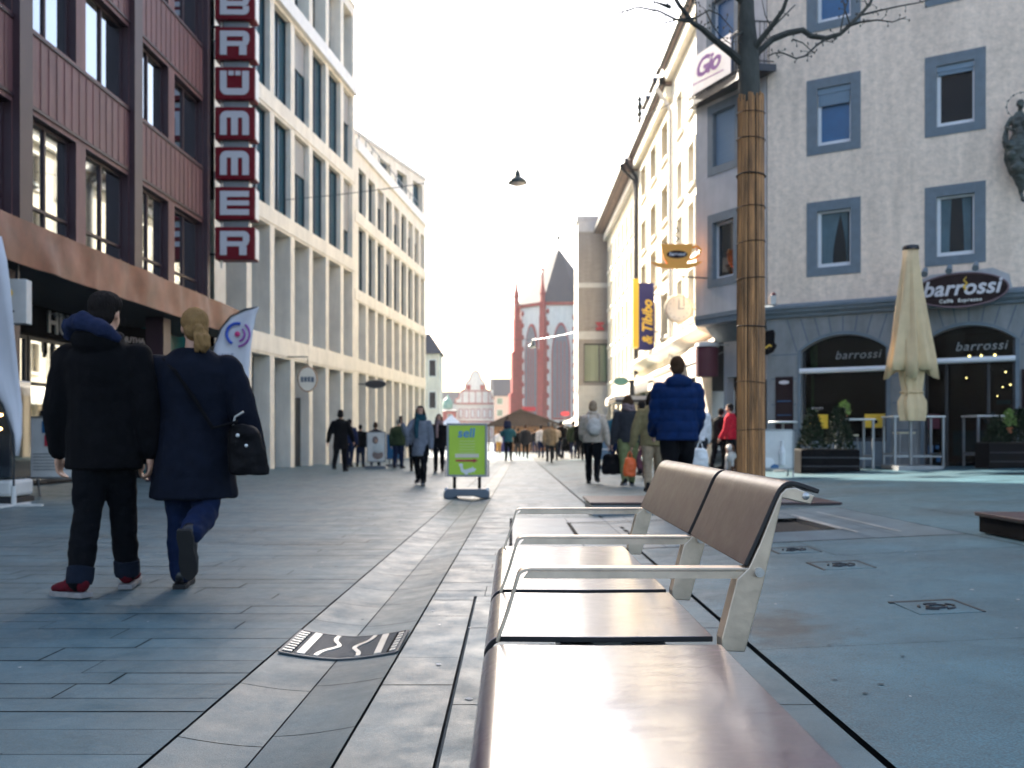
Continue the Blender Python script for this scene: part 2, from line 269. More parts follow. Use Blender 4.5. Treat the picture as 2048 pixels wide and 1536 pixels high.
# ================================================================ GROUND
def gl(y): return -1.06+.011*y      # gutter left edge
def gr_(y): return -.535+.014*y     # gutter right edge
b=B(); XX=[-300,-12,-4,0,1.05,3,6,9.05,300]; YY=[-60,0,10,20,40,80,160,320,900]
for i in range(len(XX)-1):
    for j in range(len(YY)-1):
        b.add([(x,y,g(x,y)-.045) for x,y in ((XX[i],YY[j]),(XX[i+1],YY[j]),(XX[i+1],YY[j+1]),(XX[i],YY[j+1]))],[(0,1,2,3)])
tag(b.build('ground','joint'),kind='structure')
def pave(name,m,xl,xr,y0,y1,rh,ln,gap=.005,seed=1,bend=0,fields=None,dz=0):
    rn=random.Random(seed); b=B(); y=y0
    while y<y1:
        k=1 if y<12 else (2 if y<30 else 4)
        h=rn.uniform(*rh)*k; ya=y+gap; yb=min(y+h,y1); L0=xl(y); R0=xr(y); x=L0-rn.uniform(0,ln[0]); 
        while x<R0:
            l=rn.uniform(*ln); l=(R0-x+.1) if R0-(x+l)<.3 else l; l=(L0+.3-x) if x+l<L0+.3 else l; a=max(x+gap,L0+gap); c=min(x+l,R0-gap); x+=l
            if c-a<.03: continue
            sa=xl(yb)-xl(y) if a<=L0+gap+1e-6 else 0; sb=xr(yb)-xr(y) if c>=R0-gap-1e-6 else 0
            t=rn.uniform(-.0012,.0012)+dz
            cuts=[a]+([1.05] if a<1.05<c else [])+[c]
            for p,q in zip(cuts,cuts[1:]):
                P=[(p,ya),(q,ya),(q+(sb if q==c else 0),yb),(p+(sa if p==a else 0),yb)]
                b.add([(u,v,g(u,v)+t) for u,v in P],[(0,1,2,3)])
                if 0: b.add([(P[0][0],P[0][1],g(*P[0])+t),(P[1][0],P[1][1],g(*P[1])+t),(P[1][0],P[1][1],g(*P[1])+t-.03),(P[0][0],P[0][1],g(*P[0])+t-.03)],[(0,1,2,3)])
        y+=h
    me=b.mesh(name,m)
    o=bpy.data.objects.new(name,me); link(o); return tag(o,kind='structure')
pave('pavement','paving',lambda y:-14,gl,1.2,70,(.15,.235),(.75,1.35),gap=.0065,seed=3)
pave('pavement','paving',gr_,lambda y:-.216,1.2,5.25,(.40,.47),(5,5),seed=4)
pave('pavement','paving',lambda y:-.209,lambda y:1.045,1.2,5.25,(.5,.85),(1.4,1.5),seed=5)
pave('pavement','paving',gr_,lambda y:1.045,5.26,7.55,(.14,.2),(.5,.9),seed=6)
pave('pavement','paving',gr_,lambda y:1.045,10.56,70,(.15,.24),(.7,1.2),seed=8)
pave('pavement','paving',gr_,lambda y:-.02,7.56,10.55,(.14,.2),(.5,.9),seed=9)
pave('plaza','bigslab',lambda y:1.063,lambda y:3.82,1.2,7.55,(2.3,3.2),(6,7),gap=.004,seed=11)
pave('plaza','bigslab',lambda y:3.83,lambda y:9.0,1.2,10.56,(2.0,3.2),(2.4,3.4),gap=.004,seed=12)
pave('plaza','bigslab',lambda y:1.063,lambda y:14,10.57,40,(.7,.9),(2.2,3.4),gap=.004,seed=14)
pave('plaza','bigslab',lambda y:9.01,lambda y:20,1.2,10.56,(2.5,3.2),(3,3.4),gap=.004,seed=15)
pave('market_square','paving',lambda y:-60,lambda y:60,70.01,330,(3,5),(6,9),seed=16)
pave('market_square','paving',lambda y:-60,lambda y:-14.01,40,70,(3,5),(6,9),seed=17)
# dished gutter of two rows of stones
b=B(); y=1.2; rn=random.Random(5); offs=0
for side in (0,1):
    y=1.0+.23*side
    while y<70:
        L=rn.uniform(.5,.62)*(1 if y<14 else 3); ya=y+.006; yb=y+L
        def P(t,yy):
            x=gl(yy)+.005+(gr_(yy)-gl(yy)-.010)*t; d=.032*(1-abs(2*t-1)**1.6)
            return (x,yy,g(x,yy)-d)
        t0,t1=(0,.494) if side==0 else (.506,1)
        for k in range(4):
            a=t0+(t1-t0)*k/4; c=t0+(t1-t0)*(k+1)/4
            if 3.83<(ya+yb)/2<4.27: pass
            b.add([P(a,ya),P(c,ya),P(c,yb),P(a,yb)],[(0,1,2,3)])
        y+=L
me=b.mesh('gutter','gutterstone'); bm=bmesh.new(); bm.from_mesh(me); bmesh.ops.remove_doubles(bm,verts=bm.verts,dist=.0004); bm.to_mesh(me); bm.free()
for p in me.polygons: p.use_smooth=True
o=bpy.data.objects.new('gutter',me); link(o); tag(o,kind='structure')
b=B()
for k in range(8): ya=1.2+4.04*k/8; yb=ya+4.04/8; b.add([(-.214,ya,g(0,ya)-.006),(-.2055,ya,g(0,ya)-.006),(-.2055,yb,g(0,yb)-.006),(-.214,yb,g(0,yb)-.006)],[(0,1,2,3)])
tag(b.build('joint_filler','gutterjoint'),kind='structure')
# slot drain
b=B(); 
for ya,yb in ((1.2,7.5),(10.6,25)): b.add([(1.046,ya,g(1.046,ya)-.02),(1.062,ya,g(1.062,ya)-.02),(1.062,yb,g(1.062,yb)-.02),(1.046,yb,g(1.046,yb)-.02)],[(0,1,2,3)])
tag(b.build('drain_slot','black'),kind='structure')
# chewing gum and wear spots trodden into the stones, a dark damp patch beside the bench
rn=random.Random(21)
def blob(b,x,y,r,dz,n=9,asp=1):
    ph=rn.uniform(0,6); q=[(x+r*(1+.25*math.sin(2*a+ph)+.12*math.sin(5*a))*math.cos(a),y+asp*r*(1+.2*math.cos(3*a+ph))*math.sin(a)) for a in [i*2*math.pi/n for i in range(n)]]
    b.add([(u,v,g(u,v)+dz-(0)) for u,v in q],[tuple(range(n))])
b=B()
for _ in range(46): y=rn.uniform(2.2,8); blob(b,rn.choice((rn.uniform(-.49,.0),rn.uniform(-3,-1.1),rn.uniform(1.1,3))),y,rn.uniform(.005,.014),.0042)
tag(b.build('gum_spots','gum'),kind='structure')
b=B()
for _ in range(60): blob(b,rn.uniform(-3.5,4),rn.uniform(2.2,9),rn.uniform(.004,.011),.0038)
tag(b.build('dark_spots','gutterjoint'),kind='structure')
# drain cover in the gutter
dc=empty('drain_cover',(-.745,4.06,g(-.745,4.06)),0,'black slotted drain cover with pale curved bars, set in the gutter',"drain cover")
def dz(u): return -.032*(1-abs(2*u-1)**1.6)+.004
W=.50; D=.42
def strip(b,pts,wd,dzz,th=.006):
    for (u0,v0),(u1,v1) in zip(pts,pts[1:]):
        n=Vector((v0-v1,u1-u0)); n.normalize(); n*=wd/2
        q=[(u0-n.x,v0-n.y),(u1-n.x,v1-n.y),(u1+n.x,v1+n.y),(u0+n.x,v0+n.y)]
        top=[(u,v,dz(u/W+.5)+dzz) for u,v in q]; bot=[(u,v,z-th) for u,v,z in top]
        b.add(bot+top,[(0,3,2,1),(4,5,6,7),(0,1,5,4),(1,2,6,5),(2,3,7,6),(3,0,4,7)])
b=B(); 
for k in range(10): u0=-W/2+W*k/10; u1=u0+W/10; b.add([(u,v,dz(u/W+.5)-.001) for u,v in ((u0,-D/2),(u1,-D/2),(u1,D/2),(u0,D/2))],[(0,1,2,3)])
b.build('plate','black',dc)
b=B()
for k in range(22):
    v=-D/2+.02+(D-.04)*k/21
    strip(b,[(-.20+.4*i/8,v) for i in range(9)],.0075,.004)
strip(b,[(-W/2,-D/2),(-W/2,D/2)],.014,.006); strip(b,[(W/2,-D/2),(W/2,D/2)],.014,.006)
for v in (-D/2,D/2): strip(b,[(-W/2+W*i/8,v) for i in range(9)],.012,.006)
b.build('grate','grateiron',dc)
b=B()
for k in range(9):
    v=-D/2+.04+(D-.08)*k/8
    strip(b,[(-.245,v),(-.205,v)],.018,.008); 
for k in range(7):
    v=-D/2+.05+(D-.1)*k/6; strip(b,[(.215,v),(.24,v)],.03,.008)
strip(b,[(-.165,-D/2+.02),(-.165,D/2-.02)],.034,.009); strip(b,[(.165,-D/2+.02),(.15,D/2-.02)],.03,.009)
strip(b,[(-.1+.05*math.exp(-((t-.5)/.2)**2)+.03*t,-D/2+.02+t*(D-.04)) for t in [i/14 for i in range(15)]],.02,.009)
strip(b,[(.08-.05*math.exp(-((t-.45)/.22)**2)+.02*t,-D/2+.02+t*(D-.04)) for t in [i/14 for i in range(15)]],.02,.009)
b.build('bar','wornsteel',dc)
# tree pit field of polished plates
def plate(b,x0,x1,y0,y1,z=.0): b.add([(x,y,g(x,y)+z) for x,y in ((x0,y0),(x1,y0),(x1,y1),(x0,y1))],[(0,1,2,3)])
b=B()
ys=[7.58,8.3,8.42,9.42,9.54,10.55]; xsx=[0,.62,1.05,1.3,1.98,3.02,3.06,3.3,3.82]
for i in range(len(xsx)-1):
    for j in range(len(ys)-1):
        if xsx[i]==1.98 and 8.3<(ys[j]+ys[j+1])/2<9.5: continue
        plate(b,xsx[i]+.003,xsx[i+1]-.003,ys[j]+.003,ys[j+1]-.003,.001)
tag(b.build('tree_surround','metalplate'),kind='structure')
b=B()
for x0,y0,x1,y1 in ((3.06,8.0,3.09,9.9),(3.4,7.9,3.43,10.1),(3.02,8.3,3.05,9.54)):
    plate(b,x0,x1,y0,y1,.006)
tag(b.build('surround_trim','wornsteel'),kind='structure')
b=B()
for x0,y0,x1,y1 in ((.60,8.35,.64,9.9),(1.12,8.3,1.16,8.5),(1.12,8.6,1.16,8.8),(1.12,8.9,1.16,9.1),(1.12,9.2,1.16,9.4),(.6,9.88,1.9,9.93)): plate(b,x0,x1,y0,y1,.005)
tag(b.build('surround_slots','black'),kind='structure')
b=B(); plate(b,1.98,3.02,8.3,9.54,-.038); tag(b.build('tree_pit_soil','soil'),kind='structure')
b=B(); b.box(1.975,1.985,8.3,9.54,-.1,-.02+.0).box(3.015,3.025,8.3,9.54,-.03,.018); tag(b.build('tree_pit_edge','galv'),kind='structure')
# small square socket covers
for i,(x,y,s,l) in enumerate(((2.18,4.62,.155,'small square floor socket cover nearest the camera, right of the bench'),(2.25,6.15,.16,'small square floor socket cover in the middle of the three beyond the bench'),(2.2,7.02,.15,'small square floor socket cover farthest back, just before the tree surround'))):
    c=empty('floor_socket',(x,y,g(x,y)),0,l,'floor socket','floor socket covers in the plaza'); c.rotation_euler=(0,-math.atan(.045),0)
    bb=B(); bb.box(-s,s,-s,s,-.01,.004); bb.build('lid','bigslab',c)
    bb=B(); e=.018
    bb.box(-s-e,s+e,s+.001,s+e+.012,-.01,.0055).box(s+.001,s+e,-s,s,-.01,.0055)
    if i!=0: bb.box(-s-e,-s-.001,-s,s,-.01,.0055)
    bb.build('frame','castiron',c)
    bb=B()
    for k in range(5):
        a=k*1.25; bb.tube([(.09*math.cos(a+t*.25),.07*math.sin(a+t*.25),.007) for t in range(4)],.006,6)
    bb.tube([(.05*math.cos(t*.52),.04*math.sin(t*.52),.007) for t in range(13)],.006,6); bb.build('emblem','castiron',c)
# low platforms round the tree
def platform(lbl,x0,x1,y0,y1,z1):
    zc=g((x0+x1)/2,(y0+y1)/2)
    c=empty('low_platform',((x0+x1)/2,(y0+y1)/2,zc),0,lbl,'platform','low board topped platforms around the tree'); hx=(x1-x0)/2; hy=(y1-y0)/2
    B().box(-hx,hx,-hy,hy,z1-.016,z1).build('deck','laminate_dull',c,bevel=.004)
    B().box(-hx+.004,hx-.004,-hy+.006,hy-.006,z1-.032,z1-.018).build('edge','laminate_end',c)
    B().box(-hx+.03,hx-.03,-hy+.03,hy-.03,-.06,z1-.034).build('base','galv' if z1<.102 else 'black',c)
platform('low brown topped platform behind the bench and tree, pale metal sides',.95,4.0,10.9,12.1,.10)
platform('low brown topped platform with dark sides at the right edge of the picture',3.9,6.9,5.2,7.6,.105)

# ================================================================ BENCH
bn=empty('bench',(.2,2.3,0),0,'long brown board bench with three metal armrests and two curved backrests, in the foreground','bench')
def BL(b,name,m,parent=None,**k):
    b.v=[(x-.2,y-2.3,z) for x,y,z in b.v]; return b.build(name,m,parent or bn,**k)
def board(name,line,th,y0,y1,parent=None,m='laminate',bev=.002):
    ps=[Vector((p[0],0,p[1])) for p in line]; up=[];dn=[]
    for i,p in enumerate(ps):
        t=(ps[min(i+1,len(ps)-1)]-ps[max(i-1,0)]).normalized(); n=Vector((-t.z,0,t.x))
        up.append((p.x,p.z)); dn.append((p.x-n.x*th,p.z-n.z*th))
    n=len(up); b=B()
    A=[(x,y0,z) for x,z in up]; Bq=[(x,y1,z) for x,z in up]; C=[(x,y0,z) for x,z in dn]; Dq=[(x,y1,z) for x,z in dn]
    b.add(A+Bq,[(i,i+1,n+i+1,n+i) for i in range(n-1)])
    b.cm=1; b.add(C+Dq,[(i,n+i,n+i+1,i+1) for i in range(n-1)])
    b.add(A+C,[(i,n+i,n+i+1,i+1) for i in range(n-1)]); b.add(Bq+Dq,[(i,i+1,n+i+1,n+i) for i in range(n-1)])
    b.add([A[0],Bq[0],Dq[0],C[0]],[(0,1,2,3)]); b.add([A[-1],Bq[-1],Dq[-1],C[-1]],[(0,1,2,3)])
    o=BL(b,name,[m,'laminate_end'],parent); me=o.data
    bm=bmesh.new(); bm.from_mesh(me); bmesh.ops.remove_doubles(bm,verts=bm.verts,dist=1e-5); bmesh.ops.recalc_face_normals(bm,faces=bm.faces); bm.to_mesh(me); bm.free()
    for p in me.polygons: p.use_smooth=True
    me.set_sharp_from_angle(angle=R(35))
    md=o.modifiers.new('bevel','BEVEL'); md.width=bev; md.segments=2; md.limit_method='ANGLE'; md.angle_limit=R(50)
    return o
zs=.452
seatline=[(-.058,.375),(-.064,.40)]+[(-.064+.042-.042*math.cos(a),zs-.045+.045*math.sin(a)) for a in [R(10+i*10) for i in range(9)]]+[(.2,zs-.002),(.453,zs)]
board('seat',seatline,.013,.75,1.950); board('seat',seatline,.013,2.030,2.592); board('seat',seatline,.013,2.645,3.66)
bp=[(.512,.618),(.535,.668),(.558,.720),(.574,.757),(.580,.771),(.588,.786),(.599,.798),(.612,.804),(.626,.804),(.650,.797),(.682,.785)]
def smooth_line(pts,n=3):
    for _ in range(n):
        q=[pts[0]]
        for a,c in zip(pts,pts[1:]): q+=[(a[0]*.75+c[0]*.25,a[1]*.75+c[1]*.25),(a[0]*.25+c[0]*.75,a[1]*.25+c[1]*.75)]
        pts=q+[pts[-1]]
    return pts
bpl=smooth_line(bp,2)
board('backrest',bpl,.010,1.992,2.588,m='laminate_back'); board('backrest',bpl,.010,2.625,3.60,m='laminate_back')
post=[(.463,.428),(.515,.426),(.556,.578),(.598,.766),(.660,.752),(.669,.772),(.626,.790),(.606,.788),(.594,.776),(.585,.757),(.548,.665),(.523,.612),(.497,.587),(.463,.455)]
for y in (1.988,2.604,3.59):
    b=B(); b.prism(post,y,y+.05); p=BL(b,'frame_post','steel',bevel=.0025)
    b=B(); b.ball((.649,y-.001,.771),(.0085,.004,.0085),12,6); b.ball((.649,y-.004,.771),(.0045,.002,.0045),6,4); BL(b,'bolt','wornsteel',p,smooth=True)
    # armrest: bent flat bar with a skirt
    ln=smooth_line([(-.036,.448),(-.012,.515),(.008,.585),(.014,.604),(.032,.612),(.06,.612),(.2,.612),(.545,.612)],2)
    b=B(); n=len(ln); outer=[];inner=[]
    ps=[Vector((p_[0],p_[1])) for p_ in ln]
    for i,q in enumerate(ps):
        t=(ps[min(i+1,n-1)]-ps[max(i-1,0)]).normalized(); nn=Vector((-t.y,t.x)); outer.append((q.x,q.y)); inner.append((q.x-nn.x*.007,q.y-nn.y*.007))
    b.prism(outer+inner[::-1],y+.002,y+.044)
    ar=BL(b,'armrest','steel',bevel=.0015)
    b=B(); b.prism([(.036,.604),(.54,.604),(.54,.588),(.024,.588)],y+.004,y+.009); BL(b,'skirt','steel',ar)
    b=B(); b.tube([(.545,y+.004,.603),(.545,y-.010,.603)],.0105,12); b.tube([(.545,y-.010,.603),(.545,y-.012,.603)],.006,6); BL(b,'bolt','wornsteel',ar)
    b=B(); b.box(-.03,.463,y+.004,y+.046,.395,.432); BL(b,'seat_frame','galv')
b=B(); b.box(.12,.20,.8,3.64,.33,.39); b.box(.30,.38,.8,3.64,.33,.39); BL(b,'beam','galv')
for y in (1.1,2.63,3.4):
    b=B(); b.box(.17,.33,y-.03,y+.03,-.03,.328); b.box(.05,.43,y-.05,y+.05,-.035,-.002); BL(b,'leg','galv')
# ================================================================ LEFT BUILDINGS
def frame(name,x,y,dx,dy,lbl,cat,s=1,group=None):
    return empty(name,(x*s,y*s,0),math.atan2(dy,dx),lbl,cat,group)
# ---- plum coloured office building; local x runs away from the camera, +y is indoors
Y0=6; rb=frame('office_building',-8+.0228*Y0,Y0,.0228,1,'plum and dusty pink panelled office building with a rusty canopy, left edge of the street','building')
L=22-Y0; holes=[]; rows=((4.28,6.02),(7.40,8.97),(10.35,11.95),(13.3,14.9))
bays=[]
k=-3
while True:
    ys=14.2+4*k-Y0; k+=1
    if ys>L-.5: break
    for a,c in ((.05,1.58),(1.92,3.62)):
        if ys+a>0.1 and ys+c<L: bays.append((ys+a,ys+c))
for z0,z1 in rows:
    for a,c in bays: holes.append((a,c,z0,z1,.19))
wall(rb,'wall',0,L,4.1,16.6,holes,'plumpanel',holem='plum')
b=B(); k=-3
for k in range(-2,3):
    ys=14.2+4*k-Y0
    if 0<ys<=L+.2: b.box(ys-.36,min(ys,L),-.12,-.002,4.2,16.6)
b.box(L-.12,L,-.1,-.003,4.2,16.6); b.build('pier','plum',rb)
b=B()
for z in (4.15,6.1,7.3,9.05,10.25,12.0,13.2,15.0): b.box(0,L,-.03,-.004,z,z+.05)
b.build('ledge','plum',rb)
b=B()
for j in range(0,int(L/.25)):   # ribs of the panels
    pass
for z0,z1 in ((6.16,7.29),(9.11,10.24),(12.06,13.19),(15.06,16.5)):
    b=B(); b.box(0,L-.13,-.006,-.003,z0+.01,z1-.01)
    for j in range(int(L/.25)-1): x=.12+j*.25; b.box(x,x+.03,-.018,-.0055,z0+.012,z1-.012)
    b.build('spandrel_panel','plumpanel',rb)
for z0,z1 in rows:
    for a,c in bays: window(rb,a,c,z0,z1,.185,'plum','panebright',.05,mull=(.5,),trans=(.18,) if z0<4.5 else ())
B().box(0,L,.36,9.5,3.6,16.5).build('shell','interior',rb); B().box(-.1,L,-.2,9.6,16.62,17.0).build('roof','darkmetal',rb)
# canopy of beaten rusty metal
b=B(); nx=110; nz=6
def cz(i,j): 
    x=-1+ (L+3.2)*i/nx; z=3.5+.70*j/nz; d=-.2+.06*noise.noise(Vector((x*1.1,z*1.5,3)))+.035*noise.noise(Vector((x*3+z,z*1.2,9)))
    return (x,d,z)
V=[cz(i,j) for i in range(nx+1) for j in range(nz+1)]
b.add(V,[(i*(nz+1)+j,(i+1)*(nz+1)+j,(i+1)*(nz+1)+j+1,i*(nz+1)+j+1) for i in range(nx) for j in range(nz)])
ca=b.build('canopy','copper',rb,smooth=True); 
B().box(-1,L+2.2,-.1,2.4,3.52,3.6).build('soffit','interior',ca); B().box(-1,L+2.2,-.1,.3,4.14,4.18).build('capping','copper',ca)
B().box(L+2.21,L+2.25,-.22,1.2,3.5,4.2).build('end_plate','maroon',ca)
# recessed shopfront
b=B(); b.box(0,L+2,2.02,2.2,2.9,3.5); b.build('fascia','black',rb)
for k in range(9):
    x0=k*2; window(rb,x0,x0+1.94,-.1,2.88,2.15,'darkmetal','panebright',.07,mull=(.5,),trans=(.68,),name='shop_window')
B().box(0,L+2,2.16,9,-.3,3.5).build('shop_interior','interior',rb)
b=B()
for x in (2.2,8.2,14.2): B().box(x-.2,x+.2,.2,.6,-.35,3.5).build('column','plum',rb)
text('fascia_lettering','HUTHA',.62,'offwhite',rb,(18.5-Y0,2.0,3.02),bold=.012,ext=.015,space=1.05)
b=B(); b.tube([(18.5-Y0+.06*t,1.99,3.40+.035*math.sin(t*2.1)+.02*math.sin(t*.9)) for t in range(30)],.016,5); b.build('fascia_lettering','galv',rb)
hs=empty('hanging_shop_sign',(-9+.0228*20.7,20.7,2.72),R(58),'small dark hanging sign with white lettering and swirl, between the couple under the canopy','sign')
B().box(-.62,.62,0,.06,0,.62).build('panel','black',hs); B().tube([(-.4,.03,.62),(-.4,.03,.80)],.012).tube([(.4,.03,.62),(.4,.03,.80)],.012).build('hanger','darkmetal',hs)
text('lettering','HUTHA',.17,'letterwhite',hs,(-.5,-.008,.27),ext=.006,bold=.004); text('lettering','DICKERT',.17,'letterwhite',hs,(-.55,-.008,.08),ext=.006,bold=.004)
b=B()
for r,a0,a1 in ((.10,100,250),(.15,-60,80),(.20,-55,75)): b.tube([(.38+r*math.cos(R(a))*.8,-.012,.28+r*math.sin(R(a))) for a in range(a0,a1,15)],.018,6)
b.build('swirl','letterwhite',hs)
lb=empty('lightbox_sign',(-7.6,13.75,2.6),R(8),'white box sign with a yellow and red emblem hanging beside the flag at left edge','sign')
B().box(-.17,.17,0,.22,0,.68).build('box','offwhite',lb,bevel=.01); B().ball((-.09,-.012,.46),(.07,.016,.08),12,6).build('emblem','yellow',lb); B().ball((-.13,-.012,.39),(.05,.018,.05),12,6).build('emblem','signred',lb)
B().box(-.14,.0,-.006,0,.17,.195).box(-.14,-.05,-.006,0,.12,.14).build('lettering','darkmetal',lb); B().box(-.02,.02,.08,.12,.68,.92).build('hanger','darkmetal',lb)
# ---- vertical sign of red boxes
vs_=empty('vertical_cube_sign',(-6.95,22.55,0),R(1.3),'tall projecting sign of stacked dark red boxes with white letters on the plum building','sign')
cell=.82; letters='BRÜMMER'
def glyph(ch):
    b=B(); y0,y1=-.022,.004; t=.165
    def bx(a,c,d,e): b.box(a,c,y0,y1,d,e)
    def rnd(pts): b.prism(pts,y0,y1)
    def arc(cx,cz,r0,r1,a0,a1,n=7):
        o=[(cx+r1*math.cos(R(a0+(a1-a0)*i/n)),cz+r1*math.sin(R(a0+(a1-a0)*i/n))) for i in range(n+1)]
        q=[(cx+r0*math.cos(R(a0+(a1-a0)*i/n)),cz+r0*math.sin(R(a0+(a1-a0)*i/n))) for i in range(n+1)]
        b.prism(o+q[::-1],y0,y1)
    W=.72; H=.60; r=.17; ri=r-.165 if r>.165 else .003
    if ch=='M':
        bx(0,t,0,H-r); arc(r,H-r,.005,r,90,180); bx(r,W-r,H-t,H); arc(W-r,H-r,.005,r,0,90); bx(W-t,W,0,H-r); bx(W/2-t/2,W/2+t/2,0,H-t)
    if ch=='E': bx(0,t,0,H); bx(t,W,0,.145); bx(t,W,H-.145,H); bx(t,W,H/2-.06,H/2+.06)
    if ch in 'RB':
        bx(0,t,0,H); bx(t,W-.13,H-.14,H); bx(t,W-.13,.22,.34); arc(W-.13,H-.14,.004,.14,0,90,6); bx(W-.15,W+.01,.345,H-.14) ; arc(W-.13,.345,.004,.125,-90,0,6)
    if ch=='R': bx(W-.24,W-.06,0,.219)
    if ch=='B': bx(t,W-.13,0,.13); arc(W-.13,.13,.004,.13,-90,0,6); bx(W-.15,W,.13,.22)
    if ch=='Ü':
        bx(0,t,r,H); arc(r,r,.005,r,180,270); bx(r,W-r,0,t); arc(W-r,r,.005,r,270,360); bx(W-t,W,r,H); bx(.21,.34,H-.11,H); bx(.38,.51,H-.11,H)
    return b
for i,ch in enumerate(letters):
    z0=5.28+(6-i)*1.003
    bx=B().box(-.50,.50,0,.42,z0,z0+cell).build('letter_box','signred',vs_,bevel=.03)
    gb=glyph(ch); gb.v=[(x-.36+.0,y,z+z0+.11) for x,y,z in gb.v]; gb.build('letter','letterwhite',bx)
    B().box(.502,.512,.04,.38,z0+.04,z0+cell-.04).build('side_panel','white',bx)
    if i<6: B().box(-.32,.32,.12,.30,z0-.18,z0).build('spacer','galv',bx)
B().box(-.40,-.36,.16,.24,5.1,12.6).build('rail','white',vs_)
b=B()
for z in (5.45,8.5,11.2): b.tube([(-.3,.2,z),(-1.0,.25,z)],.03).box(-1.02,-.98,.12,.32,z-.08,z+.08)
b.build('bracket','darkmetal',vs_)
# ---- dark glazed link between the two left buildings
gk=empty('glazed_stair_link',(-8.1,22.05,0),math.atan2(1,.0228),'narrow dark teal glazed strip behind the red letter sign','building')
b=B(); b.box(0,3.1,.9,1.0,-.3,15.5); b.build('glass_wall','teal',gk)
b=B()
for z in (4.3,5.0,7.2,8.5,9.9,10.4,11.8,13.3): b.box(0,3.1,.80,.9,z,z+(.55 if z in(7.2,10.4) else .12))
b.build('spandrel','stone',gk); B().box(1.2,1.3,.75,.9,4.3,15.5).build('post','white',gk); B().box(0,3.1,1,9,-.3,15.4).build('shell','interior',gk)
# ---- pale stone grid building
def grid_building(name,lbl,O,end,ztop,floors,piers,pw,extra=None,stone='stone',ground_open=()):
    d=Vector((end[0]-O[0],end[1]-O[1])); Ln=d.length; d.normalize()
    e=empty(name,(O[0],O[1],0),math.atan2(d.y,d.x),lbl,'building','pale stone grid fronted shop buildings'); hs=[]
    for fi,(z0,z1,dep) in enumerate(floors):
        for a,c in zip(piers,piers[1:]):
            if a+pw/2<0 or c-pw/2>Ln: continue
            hs.append((a+pw/2,c-pw/2,z0,z1,dep))
    wall(e,'wall',0,Ln,-.5,ztop,hs,stone)
    B().box(0,Ln,.95,9,-.5,ztop-.1).build('shell','interior',e); B().box(Ln-.3,Ln-.001,.002,9,-.5,ztop).build('end_wall',stone,e)
    for a,c,z0,z1,dep in hs:
        pm='paneblue' if z0>7 or extra=='B' and z0>6 else 'pane'
        window(e,a,c,z0,z1,dep-.01,'darkmetal',pm,.045,trans=(.62,) if z0<1 else (),mull=(.5,) if z0>7 else ())
    rn=random.Random(int(Ln*10))
    for a,c,z0,z1,dep in hs:
        if z0>7 and rn.random()<.3: B().box(a+.04,c-.04,dep-.075,dep-.062,z1-(z1-z0)*rn.choice((.22,.4,.65)),z1-.03).build('blind','facadeblind',e)
    B().box(-.05,Ln+.03,-.04,9,ztop+.002,ztop+.12).build('roof','stone2',e)
    return e,Ln
pA=[(29.02+1.75*k-25)*1.0088 for k in range(-3,6)]
eA,LA=grid_building('stone_grid_building','tall pale stone grid building right behind the red letter sign',(-8.265,25),(-6.58,37.66),18.7,
   ((-.35,3.42,.62),(4.1,7.6,.72),(8.2,11.25,.24),(11.85,14.9,.24),(15.6,18.3,.5)),pA,.36)
B().box(-.05,LA-.1,-.16,-.003,15.0,15.5).build('parapet','white',eA)
b=B()
for z in (3.5,7.68,11.35): b.box(-.02,LA,-.035,-.003,z,z+.5)
b.build('string_course','stone',eA)
# doorway with a round hanging sign
B().box(pA[5]-1.5,pA[5]-.25,.30,.36,-.3,2.2).build('door','darkmetal',eA)
pB=[(38.05+1.56*k-37.66)*1.006 for k in range(0,10)]
eB,LB=grid_building('stone_grid_building','lower pale stone grid building farther down the left side with a set back top floor',(-6.59,37.68),(-5.0,52.1),12.85,
   ((-.5,3.5,.62),(4.1,6.5,.55),(7.05,9.75,.24),(10.35,12.25,.24)),pB,.42,'B','stone2')
b=B()
for z in (3.55,6.55,9.82): b.box(0,LB,-.035,-.003,z,z+.45)
b.build('string_course','stone2',eB)
Lt=math.hypot(LB,2.9); hs=[(Lt-1.75-2.1*k,Lt-.45-2.1*k,13.2,15.15,.3) for k in range(6)]
tw=wall(eB,'top_floor_wall',0,Lt,12.97,15.55,hs,'stone2'); tw.location=(0,2.92,0); tw.rotation_euler.z=-math.atan2(2.9,LB)
for h in hs: B().box(h[0]+.001,h[1]-.001,.26,.29,h[2]+.001,h[3]-.001).build('window','paneblue',tw)
B().box(-.1,Lt+.06,-.06,7,15.56,15.75).build('roof','offwhite',tw); B().box(.1,Lt-.1,.31,6.8,12.97,15.5).build('shell','interior',tw)
B().box(.2,LB-.1,-.1,.02,12.86,13.35).build('parapet','white',eB)
b=B(); 
for k in range(12): b.tube([(1+k*1.1,.1,13.35),(1+k*1.1,.1,13.9)],.02,6)
b.tube([(1,.1,13.9),(13.1,.1,13.9)],.025,6); b.build('railing','galv',eB)
